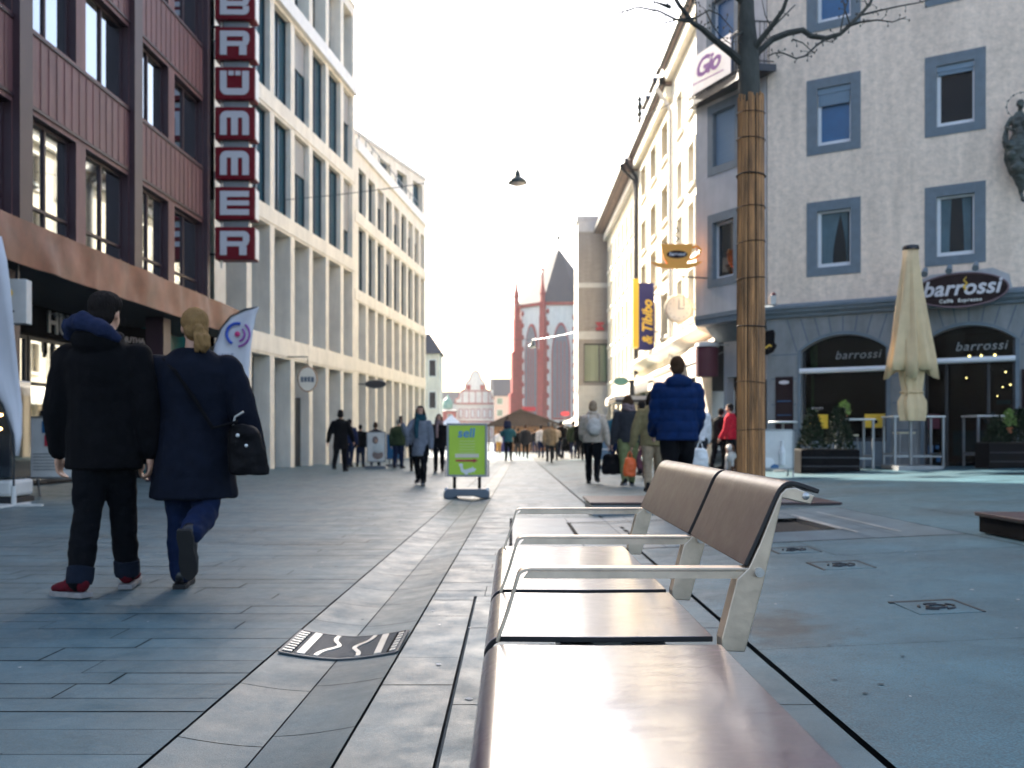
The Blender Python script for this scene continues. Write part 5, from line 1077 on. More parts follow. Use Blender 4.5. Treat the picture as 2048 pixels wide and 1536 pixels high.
# beach flags
def flag(lbl,x,y,H,W_,pts,logo,rz=0):
    e=empty('beach_flag',(x,y,g(x,y)),rz,lbl,'flag','beach flags by the left hand shops')
    n=len(pts); vs=[];fs=[]
    for i,(l,r,z) in enumerate(pts):
        for j in range(7): t=j/6; vs.append((l+(r-l)*t,.03*math.sin(t*5+z*2.2),z))
    fs=[(i*7+j,(i+1)*7+j,(i+1)*7+j+1,i*7+j+1) for i in range(n-1) for j in range(6)]
    o=B().add(vs,fs).build('sail','flagcloth',e,smooth=True); solid(o,.006)
    B().tube([(pts[0][0],0,.05)]+[(p[0],0,p[2]) for p in pts],.016,8).build('pole','darkmetal',e)
    B().lathe([(.035,.02),(.035,.28)],(pts[0][0],0,0),10).build('socket','offwhite',e); B().box(pts[0][0]-.4,pts[0][0]+.4,-.03,.03,0,.03).box(pts[0][0]-.03,pts[0][0]+.03,-.4,.4,0,.029).build('base','offwhite',e)
    if logo:
        cx,cz_=logo
        b=B(); b.tube([(cx+.19*math.cos(R(a)),-.045,cz_+.19*math.sin(R(a))) for a in range(75,255,15)],.028,6); b.build('logo_arc','logoblue',o)
        b=B(); b.tube([(cx+.22*math.cos(R(a)),-.045,cz_+.22*math.sin(R(a))) for a in range(-85,60,15)],.02,6).tube([(cx+.13*math.cos(R(a)),-.045,cz_+.13*math.sin(R(a))) for a in range(-75,60,15)],.02,6); b.build('logo_arc','violet',o)
        B().ball((cx,-.045,cz_),(.05,.02,.05),10,6).build('logo_dot','pink',o)
        text('lettering','W I E',.11,'navy',o,(cx-.32,-.05,cz_-.42),ext=.003)
    return e
mat('flagcloth',(.66,.64,.68),.7,var=.05,scale=2)
flag('white beach flag with a blue and pink circular logo, right of the woman',-5.35,16.0,3.3,.8,
   [(0,.62,1.2),(0,.66,1.7),(.02,.68,2.2),(.07,.72,2.6),(.17,.76,2.9),(.35,.80,3.12),(.60,.84,3.24),(.83,.86,3.28)],(.48,2.80))
flag('tall white beach flag on a dark pole at the left edge of the picture',-6.92,12.5,4,.8,
   [(-.0,.07,.7),(-.02,.10,1.0),(-.15,.10,1.4),(-.4,.06,1.8),(-.6,.02,2.4),(-.75,-.03,3.0),(-.85,-.09,3.4),(-.95,-.18,3.75)],None)
sc_=empty('display_case',(-7.55,13.3,g(-7,13)),0,'dark glazed display case on a white plinth at the left edge','display case')
B().box(-.5,.33,-.3,.3,0,.08).build('foot','darkmetal',sc_); B().box(-.5,.33,-.3,.3,.09,.34).build('plinth','offwhite',sc_,bevel=.05); B().box(-.5,.30,-.28,.28,.36,1.8).build('glass','pane',sc_,bevel=.02); B().ball((.16,-.29,1.28),(.03,.01,.02),8,5).ball((.15,-.29,1.08),(.03,.01,.02),8,5).build('lamp','bulb',sc_)
# ---- bronze figure on the café wall
SX,SY=(7.52+.857*6.5-.515*.3)*.83,(26.5-.515*6.5-.857*.3)*.83
# ================================================================ PEOPLE
def fuse(b,name,m,vox,parent=None,it=3,disp=None):
    me=bpy.data.meshes.new('tmp'); me.from_pydata(b.v,[],b.f)
    bm=bmesh.new(); bm.from_mesh(me); bmesh.ops.recalc_face_normals(bm,faces=bm.faces); bm.to_mesh(me); bm.free()
    o=bpy.data.objects.new('tmp',me); sc.collection.objects.link(o)
    r=o.modifiers.new('r','REMESH'); r.mode='VOXEL'; r.voxel_size=vox; r.use_smooth_shade=True
    s=o.modifiers.new('s','SMOOTH'); s.factor=.5; s.iterations=it
    dg=bpy.context.evaluated_depsgraph_get(); m2=bpy.data.meshes.new_from_object(o.evaluated_get(dg)); bpy.data.objects.remove(o); bpy.data.meshes.remove(me)
    if disp:
        nn=[v.normal.copy() for v in m2.vertices]
        for v,n in zip(m2.vertices,nn): v.co+=n*disp(v.co)
    m2.name=name; m2.materials.clear(); m2.materials.append(M[m] if isinstance(m,str) else m)
    m2.polygons.foreach_set('use_smooth',[True]*len(m2.polygons))
    q=bpy.data.objects.new(name,m2); link(q,parent); return q
def folds(amp,sc_=9,vert=.45):
    def f(p): 
        return amp*(noise.noise(Vector((p.x*sc_,p.y*sc_,p.z*sc_*vert)))+.6*noise.noise(Vector((p.x*sc_*1.2+5,p.y*sc_*1.2,p.z*sc_*1.9)))*1.0)
    return f
def cloth(name,col,rough=.85,**k): return mat(name,col,rough,var=.18,scale=14,bump=.25,bscale=120,spec=.1,**k)
def chain(b,pts,rad,n=14):
    "limb: balls and cones through joints"
    for i,(p,r) in enumerate(zip(pts,rad)): b.ball(p,r,n,8)
    for (p,q),(r,s) in zip(zip(pts,pts[1:]),zip(rad,rad[1:])): b.tube([p,q],[r,s],n)
def person(lbl,x,y,H,face=0,legs=((18,5,0),(-16,22,0)),arms=((10,8,12),(-12,8,15)),top='black_coat',trou='dark_trousers',shoe='black_shoe',hair='hair_dark',style='short',hem=-.02,bulk=1.0,vox=.013,hood=None,scarf=None,quilt=0,toe=(6,6),headyaw=0,lean=0,sole=None,skirt=False,name='person',wide=1.0,shift=0,headtilt=0,cuff=None,hipw=.052,gz=None,body_h=1,flare=1.0,shoulder=None,grp='people walking in the street'):
    h=H; e_th,e_sh,an=.245*h,.235*h,.045*h
    L=[]; P=0
    for (t,k,p) in legs:
        need=e_th*math.cos(R(t))+e_sh*math.cos(R(t-k))+an+(.10*h*math.sin(R(max(p,0))) if p<60 else -.5)
        P=max(P,need)
    b=B(); tb=B(); jb=B(); res={}
    shoes=[]
    hips=[]
    for s,(t,k,p),to in zip((1,-1),legs,toe):
        hip=Vector((s*hipw*h,0,P)); kn=hip+Vector((s*.004*h,math.sin(R(t)),-math.cos(R(t))))*0+Vector((s*.003*h,e_th*math.sin(R(t)),-e_th*math.cos(R(t))))
        ak=kn+Vector((0,e_sh*math.sin(R(t-k)),-e_sh*math.cos(R(t-k))))
        chain(b,[hip,kn,ak],[.045*h,.03*h,.022*h])
        wk=wide
        mid=hip.lerp(kn,.5); cf=kn.lerp(ak,.35)
        chain(tb,[hip,mid,kn,cf,ak+(kn-ak)*.04],[.062*h*wk,.056*h*wk,.042*h*wk,.041*h*wk,.034*h*wk])
        hips.append(hip); res['ank'+('R' if s>0 else 'L')]=(ak.copy(),kn.copy())
        F=Euler((R(-p),0,R(-s*to))).to_matrix()
        sh=B()
        for oy,oz,rx,ry,rz in ((-.012,.004,.026,.03,.034),(.03,-.006,.027,.05,.026),(.075,-.016,.029,.045,.02),(.105,-.020,.026,.032,.016),(0,.02,.024,.026,.03)):
            sh.ball(ak+F@Vector((0,oy*h,(oz)*h)),(rx*h,ry*h,rz*h),12,8,rot=F)
        so_=B(); pr=[(x_*h,y_*h) for x_,y_ in ((-.022,-.04),(.022,-.04),(.027,-.01),(.024,.03),(.031,.08),(.026,.12),(.008,.142),(-.012,.142),(-.027,.12),(-.030,.08),(-.023,.03),(-.027,-.01))]
        so_.prism(pr,-.045*h,-.028*h,'z'); so_.v=[tuple(ak+F@Vector(v)) for v in so_.v]
        shoes.append((sh,so_)); b.ball(ak+F@Vector((0,.03*h,-.015*h)),(.018*h,.05*h,.016*h),10,6,rot=F)
    tb.ball((0,0,P+.02*h),(.098*h*wide,.068*h*wide,.06*h),16,10)
    # torso
    Ln=Matrix.Rotation(R(-lean),3,'X')
    def T(v): v=Vector(v); return Vector((0,0,P))+Ln@Vector((v[0],v[1],v[2]*body_h))
    bk=bulk
    b.loft([[tuple(T((rx*h*math.cos(a),ry*h*math.sin(a),z*h))) for a in [i*math.pi/8 for i in range(16)]] for z,rx,ry in ((-.04,.07,.05),(.05,.085,.055),(.12,.07,.05),(.22,.09,.06),(.29,.095,.05),(.325,.04,.035))])
    sh_w=shoulder or .105
    rings=[]
    hm=hem; fl=flare
    for z,rx,ry in ((hm,.108*fl,.078*fl+(.02 if hm<-.12 else 0)),(min(.06,hm+.1),.106 if hm<-.12 else .104,.074+(.02 if hm<-.12 else 0)),(.12,.098,.070),(.20,.108,.076),(.255,.114,.074),(.29,.098,.064),(.32,.070,.05),(.345,.048,.045)):
        rings.append([tuple(T((rx*bk*h*math.cos(a)+shift*(.3-z)*h,ry*bk*h*math.sin(a),z*h))) for a in [i*math.pi/10 for i in range(20)]])
    jb.loft(rings)
    for s,(f,o,e) in zip((1,-1),arms):
        S0=T((s*sh_w*bk**.35*h,0,.272*h)); d=Vector((s*math.sin(R(o)),math.sin(R(f))*math.cos(R(o)),-math.cos(R(f))*math.cos(R(o))))
        E_=S0+d*.175*h; f2=f+e; inw=o-6
        d2=Vector((s*math.sin(R(inw)),math.sin(R(f2))*math.cos(R(inw)),-math.cos(R(f2))*math.cos(R(inw)))); Wr=E_+d2*.145*h
        chain(b,[S0,E_,Wr],[.03*h,.024*h,.017*h]); rr=bk
        chain(jb,[S0,S0.lerp(E_,.5),E_,E_.lerp(Wr,.5),Wr-d2*.008*h],[.042*h*rr,.042*h*rr,.039*h*rr,.036*h*rr,.029*h*rr])
        # hand: palm, four curled fingers, thumb
        ax=Vector((s,0,0)); fw=d2.cross(ax).normalized()*(-1 if s>0 else 1); 
        if fw.y<0: fw=-fw
        sd=ax
        M3=Matrix((fw,sd,d2)).transposed()
        pc=Wr+d2*.032*h; b.ball(pc,(.022*h,.011*h,.030*h),12,8,rot=M3)
        for q in range(4):
            ln=(.040,.045,.042,.033)[q]*h; base=Wr+d2*.052*h+fw*((.016-.0105*q)*h); r_=.0052*h
            c1=base+d2*ln*.45-sd*.004*h; c2=c1+d2*ln*.3-sd*ln*.28; c3=c2+d2*ln*.08-sd*ln*.3
            chain(b,[base,c1,c2,c3],[r_,r_*.97,r_*.9,r_*.8],8)
        tb0=Wr+d2*.016*h+fw*.015*h; chain(b,[tb0,tb0+d2*.018*h+fw*.012*h,tb0+d2*.036*h+fw*.013*h-sd*.006*h],[.0075*h,.0065*h,.0055*h],8)
        res['handR' if s>0 else 'handL']=Wr+d2*.06*h; res['wristR' if s>0 else 'wristL']=Wr
        res['shoR' if s>0 else 'shoL']=S0
    # neck + head
    chain(b,[T((0,.005*h,.30*h)),T((0,.012*h,.375*h))],[.034*h,.031*h])
    hc=T((0,.016*h,.425*h)); HR=Euler((R(0),R(headtilt),R(headyaw))).to_matrix()
    def hp(v): return hc+HR@(Vector(v)*h)
    hb=[((0,-.006,.012),(.043,.052,.050)),((0,.014,-.02),(.034,.036,.042)),((0,.022,-.046),(.020,.020,.016))]
    for c,r_ in hb: b.ball(hp(c),[q*h for q in r_],18,12,rot=HR)
    b.ball(hp((0,.052,-.016)),(.0075*h,.012*h,.013*h),8,6,rot=HR); b.ball(hp((0,.045,-.037)),(.014*h,.008*h,.005*h),8,6,rot=HR)
    for s in (-1,1): b.ball(hp((s*.043,-.002,-.008)),(.006*h,.010*h,.018*h),8,6,rot=HR)
    root=fuse(b,name,'skin',min(vox,.011) if vox<.014 else vox,None,1)
    tag(root,lbl,'person',grp)
    fuse(tb,'trousers',trou,vox,root,3,folds(.009*h/1.7,11,.8))
    if quilt:
        ff=folds(.006,8,.6)
        def dq(p): return ff(p)+.014*abs(math.sin(math.pi*(p.z-P)/quilt))**.6-.007
    else: dq=folds(.011*h/1.7,8,.45)
    if hood:
        if hood==1: jb.ball(T((0,-.055*h,.325*h)),(.085*h,.045*h,.05*h),14,8); 
        jb.tube([T((.056*h*math.cos(a),.05*h*math.sin(a)-.004*h,.345*h)) for a in [i*.5236 for i in range(13)]],.016*h,8)
    jk=fuse(jb,'jacket' if hem>-.12 else 'coat',top,vox,root,3,dq)
    for i,(sh,so_) in enumerate(shoes):
        q=fuse(sh,'shoe',shoe,min(vox,.010),root,2)
        so_.build('sole',sole or 'sole_dark',q,bevel=.003)
    # hair
    hbld=B(); 
    hbld.ball(hp((0,-.012,.018)),(.048*h,.056*h,.054*h),18,12,rot=HR); hbld.ball(hp((0,-.030,-.012)),(.043*h,.036*h,.042*h),14,9,rot=HR)
    if style=='long':
        hbld.loft([[tuple(hp((w_*math.cos(a),yy+.02*math.sin(a),z))) for a in [i*math.pi/6 for i in range(12)]] for z,w_,yy in ((.0,.045,-.03),(-.05,.05,-.035),(-.10,.05,-.04),(-.15,.035,-.045),(-.175,.012,-.045))])
        for s in (-1,1): hbld.tube([hp((s*.043,-.0,.02)),hp((s*.050,.008,-.03)),hp((s*.052,.014,-.09)),hp((s*.04,.02,-.13))],[.014*h,.018*h,.016*h,.005*h],8)
    if style=='bob': hbld.ball(hp((0,-.022,-.022)),(.054*h,.045*h,.05*h),14,9,rot=HR)
    if style=='ponytail':
        hbld.ball(hp((.004,-.075,-.015)),(.020*h,.022*h,.02*h),10,7); [hbld.tube([hp((.004+.010*math.cos(q),-.07,-.010+.01*math.sin(q))),hp((.012+.02*math.cos(q),-.088+.016*math.sin(q),-.040)),hp((.014+.022*math.cos(q+.5),-.088+.018*math.sin(q+.5),-.072)),hp((.006+.014*math.cos(q+1),-.080+.012*math.sin(q+1),-.100))],[.008*h,.0105*h,.010*h,.003*h],8) for q in (0,1.05,2.1,3.14,4.2,5.2)]
    if style=='cap': hbld.ball(hp((0,-.006,.030)),(.052*h,.060*h,.045*h),18,12,rot=HR)
    # keep the face clear
    hfo=fuse(hbld,'hair',hair,.0065 if vox<.012 else min(vox,.010),root,2,lambda p: .0045*noise.noise(Vector((p.x*70,p.y*70,p.z*10)))+.003*noise.noise(Vector((p.x*160,p.y*160,p.z*20))))
    cut=[]; inv=HR.transposed()
    bm=bmesh.new(); bm.from_mesh(hfo.data)
    for v in bm.verts:
        l=inv@(v.co-hc)/h
        if l.y>.022 and l.z<.035 and abs(l.x)<.042: cut.append(v)
    bmesh.ops.delete(bm,geom=cut,context='VERTS'); bm.to_mesh(hfo.data); bm.free()
    if abs(face)>90 or abs(headyaw)>50:
        for s in (-1,1): B().ball(hp((s*.017,.0455,.0)),(.0055*h,.004*h,.0035*h),8,6).build('eye','black',root); B().ball(hp((s*.017,.049,.013)),(.010*h,.003*h,.002*h),8,5).build('eyebrow',hair,root)
        B().ball(hp((0,.053,-.037)),(.011*h,.003*h,.0035*h),8,5).build('lips','lips',root)
    if scarf:
        s2=B(); 
        for rr,zz,th in ((.058,.335,.026),(.054,.37,.024)): s2.tube([T((rr*h*math.cos(a),rr*.95*h*math.sin(a)+.004*h,zz*h+.012*h*math.sin(a*2))) for a in [i*.5236 for i in range(13)]],th*h,8)
        s2.tube([T((.03*h,.06*h,.33*h)),T((.04*h,.09*h,.2*h)),T((.035*h,.085*h,.08*h))],[.03*h,.03*h,.022*h],8)
        fuse(s2,'scarf',scarf,vox,root,2,folds(.008,20,1.2))
    if cuff:
        for s,(t,k,p) in zip((1,-1),legs):
            pass
    z=(gz if gz is not None else g(x,y))
    root.location=(x,y,z); root.rotation_euler.z=R(face)
    Mx=Matrix.Translation((x,y,z))@Matrix.Rotation(R(face),4,'Z')
    for k in list(res):
        if not k.startswith('ank'): res[k]=Mx@res[k]
    res.update(root=root,P=P,h=h,T=T,hc=hc,hp=hp,M=Mx); return res
for n_,c in dict(black_coat=(.002,.002,.003),dark_trousers=(.002,.0025,.004),navy_coat=(.004,.006,.013),jeans=(.006,.013,.042),black_shoe=(.01,.009,.01),red_shoe=(.09,.006,.012),hair_dark=(.012,.009,.008),
    hair_blond=(.22,.125,.05),hair_brown=(.06,.03,.016),hair_grey=(.25,.24,.22),hair_tan=(.32,.22,.14),blue_puffer=(.004,.02,.08),beige_jacket=(.56,.44,.34),olive=(.16,.17,.07),green_jacket=(.03,.045,.02),grey_coat=(.16,.17,.2),
    teal_scarf=(.015,.06,.08),mauve_scarf=(.22,.15,.15),red_jacket=(.50,.012,.03),denim_hood=(.013,.019,.048),teal_jacket=(.03,.12,.16),mustard=(.5,.25,.04),white_top=(.7,.66,.66),charcoal=(.03,.03,.035),tan=(.30,.22,.14),khaki=(.22,.17,.08),denim_cuff=(.008,.012,.022),darkblue=(.012,.02,.06)).items(): cloth(n_,c)
mat('sole_dark',(.005,.004,.004),.8,var=.2,scale=20); mat('sole_white',(.2,.19,.19),.6,var=.1,scale=20); mat('lips',(.35,.06,.06),.5,var=0)
mat('leather',(.008,.008,.01),.35,var=.15,bump=.1,bscale=60); mat('backpack_cloth',(.52,.46,.40),.8,var=.1,bump=.2)
# --- the couple in front on the left
VX=.011
pm=person('broad man seen from behind in black jacket with blue hood and red shoes, far left',-2.43,5.36,1.77,face=-2,legs=((14,6,-2),(-9,4,2)),arms=((-3,9,10),(-4,10,10)),top='black_coat',trou='dark_trousers',shoe='red_shoe',sole='sole_white',hair='hair_dark',style='cap',hem=-.10,bulk=1.24,vox=VX,hood=1,toe=(-14,62),wide=1.08,hipw=.034,shoulder=.108,headyaw=-8,flare=.93,grp='couple walking away on the left')
# blue hood and rolled trouser hems
for k_ in 'LR':
    ak,kn=pm['ank'+k_]; d_=(kn-ak).normalized(); B().tube([tuple(ak-d_*.005),tuple(ak+d_*.02),tuple(ak+d_*.09),tuple(ak+d_*.10)],[.068,.075,.075,.06],16).build('trouser_cuff','denim_cuff',pm['root'],smooth=True)
b=B(); T=pm['T']; h=pm['h']
b.tube([T((-.105*h,-.03*h,.335*h)),T((-.085*h,-.055*h,.375*h)),T((-.03*h,-.085*h,.385*h)),T((.04*h,-.09*h,.36*h)),T((.085*h,-.06*h,.325*h))],[.018*h,.03*h,.034*h,.028*h,.012*h],10)
b.ball(T((-.06*h,-.02*h,.365*h)),(.05*h,.05*h,.03*h),12,8)
fuse(b,'hood','denim_hood',.009,pm['root'],2,folds(.008,22,1))
pw=person('blond ponytailed woman seen from behind in dark navy coat and jeans, right heel lifted',-1.94,5.48,1.69,face=6,legs=((-14,62,70),(8,4,-2)),arms=((-8,20,28),(2,14,6)),top='navy_coat',trou='jeans',shoe='leather',hair='hair_blond',style='ponytail',hem=-.19,bulk=1.32,vox=VX,toe=(4,2),wide=1.16,headyaw=22,flare=1.08,shoulder=.112,grp='couple walking away on the left')
def inworld(b,M4):   # from a person's own space into the world
    b.v=[tuple(M4@Vector(v)) for v in b.v]; return b
def obj_at(b,name,m,c,lbl=None,cat=None,grp=None,vox=.01,parent=None,disp=None):
    b.v=[(v[0]-c[0],v[1]-c[1],v[2]-c[2]) for v in b.v]; o=fuse(b,name,m,vox,parent,2,disp); o.location=c
    if lbl: tag(o,lbl,cat,grp)
    return o
hw_=pw['wristR']; T=pw['T']; h=pw['h']
b=B(); b.loft([[(.115*w_*math.cos(a)+dx,.07*math.sin(a),z*.9) for a in [i*math.pi/8 for i in range(16)]] for z,w_,dx in ((-.17,1.0,.02),(-.14,1.08,.015),(0,1.0,0),(.10,.8,-.01),(.16,.55,-.03))])
hbag=(-1.58,5.36,.82); b.v=[(x+hbag[0],y+hbag[1],z+hbag[2]) for x,y,z in b.v]
hb_=obj_at(b,'handbag','bagleather',hbag,'black handbag on a long cross strap at the right hip of the blond woman','handbag',None,.009,disp=folds(.008,14,1))
b=B(); pts=[pw['M']@T(v) for v in ((-.09*h,-.04*h,.305*h),(-.04*h,-.094*h,.26*h),(.03*h,-.104*h,.16*h),(.09*h,-.10*h,.06*h))]+[Vector((-1.62,5.30,.98))]
pts=[tuple(Vector(p)-Vector(hbag)) for p in pts]; b.tube(pts,[.016]*5,8,flat=.5); b.build('strap','black_coat',hb_); B().ball((-.03,-.08,.08),(.012,.006,.012),8,6).ball((.02,-.079,.02),(.01,.005,.01),8,6).build('clasp','wornsteel',hb_); B().tube([(-.08,-.02,.12),(-.06,-.03,.19),(-.01,-.03,.22)],.007,6).build('buckle','wornsteel',hb_)
# --- others (x from the middle, y away from the camera)
def px(p,y): return (p-1024)/1800*y
pb=person('tall man seen from behind in a quilted bright blue puffer jacket, behind the bench backrest',px(1355,10.8),10.8,1.86,legs=((12,6,0),(-10,14,4)),arms=((8,7,38),(6,7,42)),top='blue_puffer',hair='hair_brown',hem=-.05,bulk=1.28,quilt=.135,hood=1,vox=.013,wide=1.1,shoulder=.105)
wb=person('woman seen from behind in a black jacket and olive trousers, carrying a black bag',px(1256,16.9),16.9,1.71,legs=((16,6,0),(-12,18,6)),arms=((5,8,8),(-6,14,12)),top='charcoal',trou='olive',hair='hair_brown',style='long',hem=-.03,bulk=1.12,vox=.014,hood=2,sole='sole_white',scarf='mauve_scarf',wide=1.1)
we=person('woman seen from behind in a cream beige jacket with a small pale backpack',px(1186,18.5),18.5,1.69,face=-8,legs=((-14,26,14),(12,4,0)),arms=((-10,16,8),(10,8,50)),top='beige_jacket',hair='hair_tan',style='bob',hem=-.02,bulk=1.2,vox=.014,hood=2,wide=1.08)
wp=person('woman walking towards the camera holding a phone to her ear, grey coat and teal scarf',px(841,18.4),18.4,1.62,face=176,legs=((-12,20,5),(16,4,-8)),arms=((35,20,118),(2,10,12)),top='grey_coat',trou='dark_trousers',shoe='black_shoe',sole='sole_white',hair='hair_dark',style='long',hem=-.14,bulk=1.02,vox=.014,scarf='teal_scarf')
ws=person('woman facing the camera in black with big mauve scarf, left of the green sign',px(878,25.7),25.7,1.66,face=184,legs=((14,4,-6),(-10,16,4)),top='black_coat',hair='hair_brown',style='long',hem=-.10,vox=.018,scarf='mauve_scarf',sole='sole_white',bulk=1.0)
dk=person('tall dark silhouetted person in a long black coat before the stone building',px(681,26.6),26.6,1.80,face=-4,legs=((8,6,0),(-16,20,6)),arms=((10,18,10),(-14,18,10)),top='black_coat',hair='hair_dark',style='bob',hem=-.16,vox=.018,bulk=1.15,wide=1.05)
person('smaller person in a dark jacket close behind the tall silhouetted one',px(699,30),30,1.62,legs=((-14,16,4),(12,4,0)),top='darkblue',trou='jeans',hair='hair_dark',vox=.02,bulk=1.1)
ck_=person('child sized person in a dark jacket and blue jeans left of the pale poster board',px(721,31.0),31.0,1.44,legs=((8,4,0),(-10,12,0)),top='black_coat',trou='jeans',hair='hair_dark',vox=.02,bulk=1.25,hem=-.04)
person('dark haired person half hidden behind the pale poster board',px(751,31),31,1.55,top='plumcoat' if 0 else 'charcoal',hair='hair_brown',style='bob',vox=.02)
person('stocky man in a green jacket and blue jeans right of the poster boards',px(797,29.6),29.6,1.60,face=-14,legs=((6,4,0),(-8,8,0)),top='green_jacket',trou='jeans',hair='hair_grey',hem=-.05,vox=.02,bulk=1.4,wide=1.15)
person('person in grey walking behind the phoning woman',px(828,27),27,1.55,legs=((-10,14,4),(10,4,0)),top='grey_coat',vox=.022,hair='hair_dark')
person('woman in a white top and mustard trousers, farthest figure beside the stall shutter',px(997,62),62,1.62,top='white_top',trou='mustard',hair='hair_brown',vox=.022,hem=0)
mc=person('man in a teal jacket carrying a small child on his shoulders',px(1017,40),40,1.72,face=4,legs=((-14,8,0),(14,2,0)),arms=((40,16,100),(40,16,100)),top='teal_jacket',hair='hair_dark',vox=.02,bulk=1.15)
person('small child riding on the shoulders of the man in teal, dark blue jacket',px(1015,39.9),39.9,.92,legs=((70,85,0),(70,85,0)),top='darkblue',trou='darkblue',hair='hair_dark',style='cap',vox=.018,bulk=1.3,gz=g(0,40)+1.17,grp='people in the middle distance')
def crowd(lbl,p_,y,H,top,trou,hair,**k): return person(lbl,px(p_,y),y,H,top=top,trou=trou,hair=hair,vox=.024,**k)
crowd('person in a dark grey coat right of the man with the child',1051,46,1.74,'charcoal','dark_trousers','hair_brown',hem=-.1,bulk=1.15)
crowd('person in a black jacket left of the dark grey coat, partly hidden',1036,50,1.6,'black_coat','charcoal','hair_dark')
crowd('person in a white and black jacket left of the beige clad pair',1082,46,1.66,'white_top','darkblue','hair_dark',legs=((8,4,0),(-8,6,0)))
crowd('person in a beige coat and grey trousers in mid street with a dark bag',1099,36,1.64,'tan','charcoal','hair_grey',hem=-.09,bulk=1.15)
crowd('person with a raised arm in a beige jacket just behind the beige coat',1110,40,1.62,'beige_jacket','charcoal','hair_grey',arms=((50,10,90),(0,8,10)))
crowd('tall man in a dark jacket and blue jeans with a pushchair',1122,43,1.8,'black_coat','jeans','hair_dark',bulk=1.2)
crowd('person in a dark green coat left of the black clad walker',1147,42,1.76,'green_jacket','darkblue','hair_dark',hem=-.08,bulk=1.2)
crowd('slim black clad walker left of the woman in beige',1161,38,1.78,'black_coat','dark_trousers','hair_brown',hem=-.05)
crowd('person in black farther off between stall and the beige clad pair',1070,60,1.7,'black_coat','darkblue','hair_dark')
crowd('person in grey standing at the stall front',1064,70,1.7,'grey_coat','dark_trousers','hair_brown')
crowd('person in a navy jacket far right beyond the woman in beige',1136,56,1.72,'darkblue','dark_trousers','hair_dark')
bv=person('person in a khaki waistcoat, mostly hidden left of the tall man in blue',px(1306,14.2),14.2,1.66,face=-6,top='khaki',trou='tan',hair='hair_dark',style='long',vox=.016,bulk=1.15,hem=-.04,arms=((4,10,10),(-10,18,14)))
person('person in a dark blue coat seen between the woman in black and the khaki waistcoat',px(1284,20),20,1.72,top='darkblue',trou='maroon',hair='hair_dark',vox=.02,bulk=1.15,hem=-.12)
person('person in light blue behind the woman in the black jacket',px(1232,24),24,1.68,top='teal_jacket',trou='jeans',hair='hair_grey',vox=.022,bulk=1.15)
person('person in a red jacket and dark skirt left of the wrapped tree',px(1461,21.8),21.8,1.62,face=60,top='red_jacket',hair='hair_dark',vox=.016,bulk=1.2,hem=-.04,arms=((25,10,20),(10,10,20)))
person('person in black stooping beside the red jacket',px(1438,22.2),22.2,1.56,face=-30,top='black_coat',hair='hair_dark',vox=.018,bulk=1.3,hem=-.06,lean=14)
person('person in white behind the tall man in blue, mostly hidden',px(1396,17),17,1.62,top='white_top',trou='charcoal',hair='hair_brown',style='bob',vox=.02)
# held things
def handbag(c,w_,hh,d,m,lbl,name='shopping_bag',strap=.25,cat='bag',vox=.012):
    b=B(); b.loft([[(w_/2*k*math.cos(a),d/2*k*math.sin(a)*1.2,z) for a in [i*math.pi/8 for i in range(16)]] for z,k in ((-hh,.85),(-hh*.9,1.05),(-hh*.5,1.05),(-.03,.85),(0,.55))])
    b.v=[(x+c[0],y+c[1],z+c[2]-strap) for x,y,z in b.v]; o=obj_at(b,name,m,(c[0],c[1],c[2]-strap-hh),lbl,cat,None,vox,disp=folds(.012,12,.6))
    b=B(); b.tube([(-w_*.2,0,hh-.03),(-w_*.1,0,hh+strap*.7),(0,0,hh+strap),(w_*.1,0,hh+strap*.7),(w_*.2,0,hh-.03)],.008,6); b.build('handle',m,o); return o
c=wb['handL']; handbag((c[0],c[1],c[2]),.36,.38,.14,'black_coat','large soft black bag held low by the woman in the black jacket','shopping_bag',.10)
mat('bagorange',(.85,.13,.02),.5,var=.15,scale=8); c=bv['handL']; handbag((c[0]-.02,c[1],c[2]),.2,.3,.1,'bagorange','orange red plastic carrier bag left of the tall man in blue','carrier_bag',.10)
c=px(1400,13.2); handbag((c,13.2,.80),.24,.34,.1,'white','white paper carrier bag right of the tall man in blue','carrier_bag',.1)
b=B(); b.ball((0,0,0),(.15,.09,.19),14,9); b.ball((0,-.06,-.06),(.12,.05,.1),12,8); cb_=we['M']@we['T']((.02*we['h'],-.125*we['h'],.17*we['h'])); b.v=[(v[0]+cb_[0],v[1]+cb_[1],v[2]+cb_[2]) for v in b.v]
bpk=obj_at(b,'backpack','backpack_cloth',tuple(cb_),'small pale backpack on the back of the woman in beige','backpack',None,.012,disp=folds(.006,12,1)); b=B(); b.tube([(-.10,.0,.12),(-.12,.06,.22),(-.10,.14,.26)],.014,6).tube([(.10,.0,.12),(.12,.06,.22),(.10,.14,.26)],.014,6); b.build('strap','backpack_cloth',bpk)
b=B(); c=wp['handR']; B().box(-.035,.035,-.006,.006,-.07,.07).build('phone','black',None,bevel=.004).location=c
for o in sc.objects:
    if o.name=='phone': tag(o,'dark phone in the raised hand of the walking woman','phone')
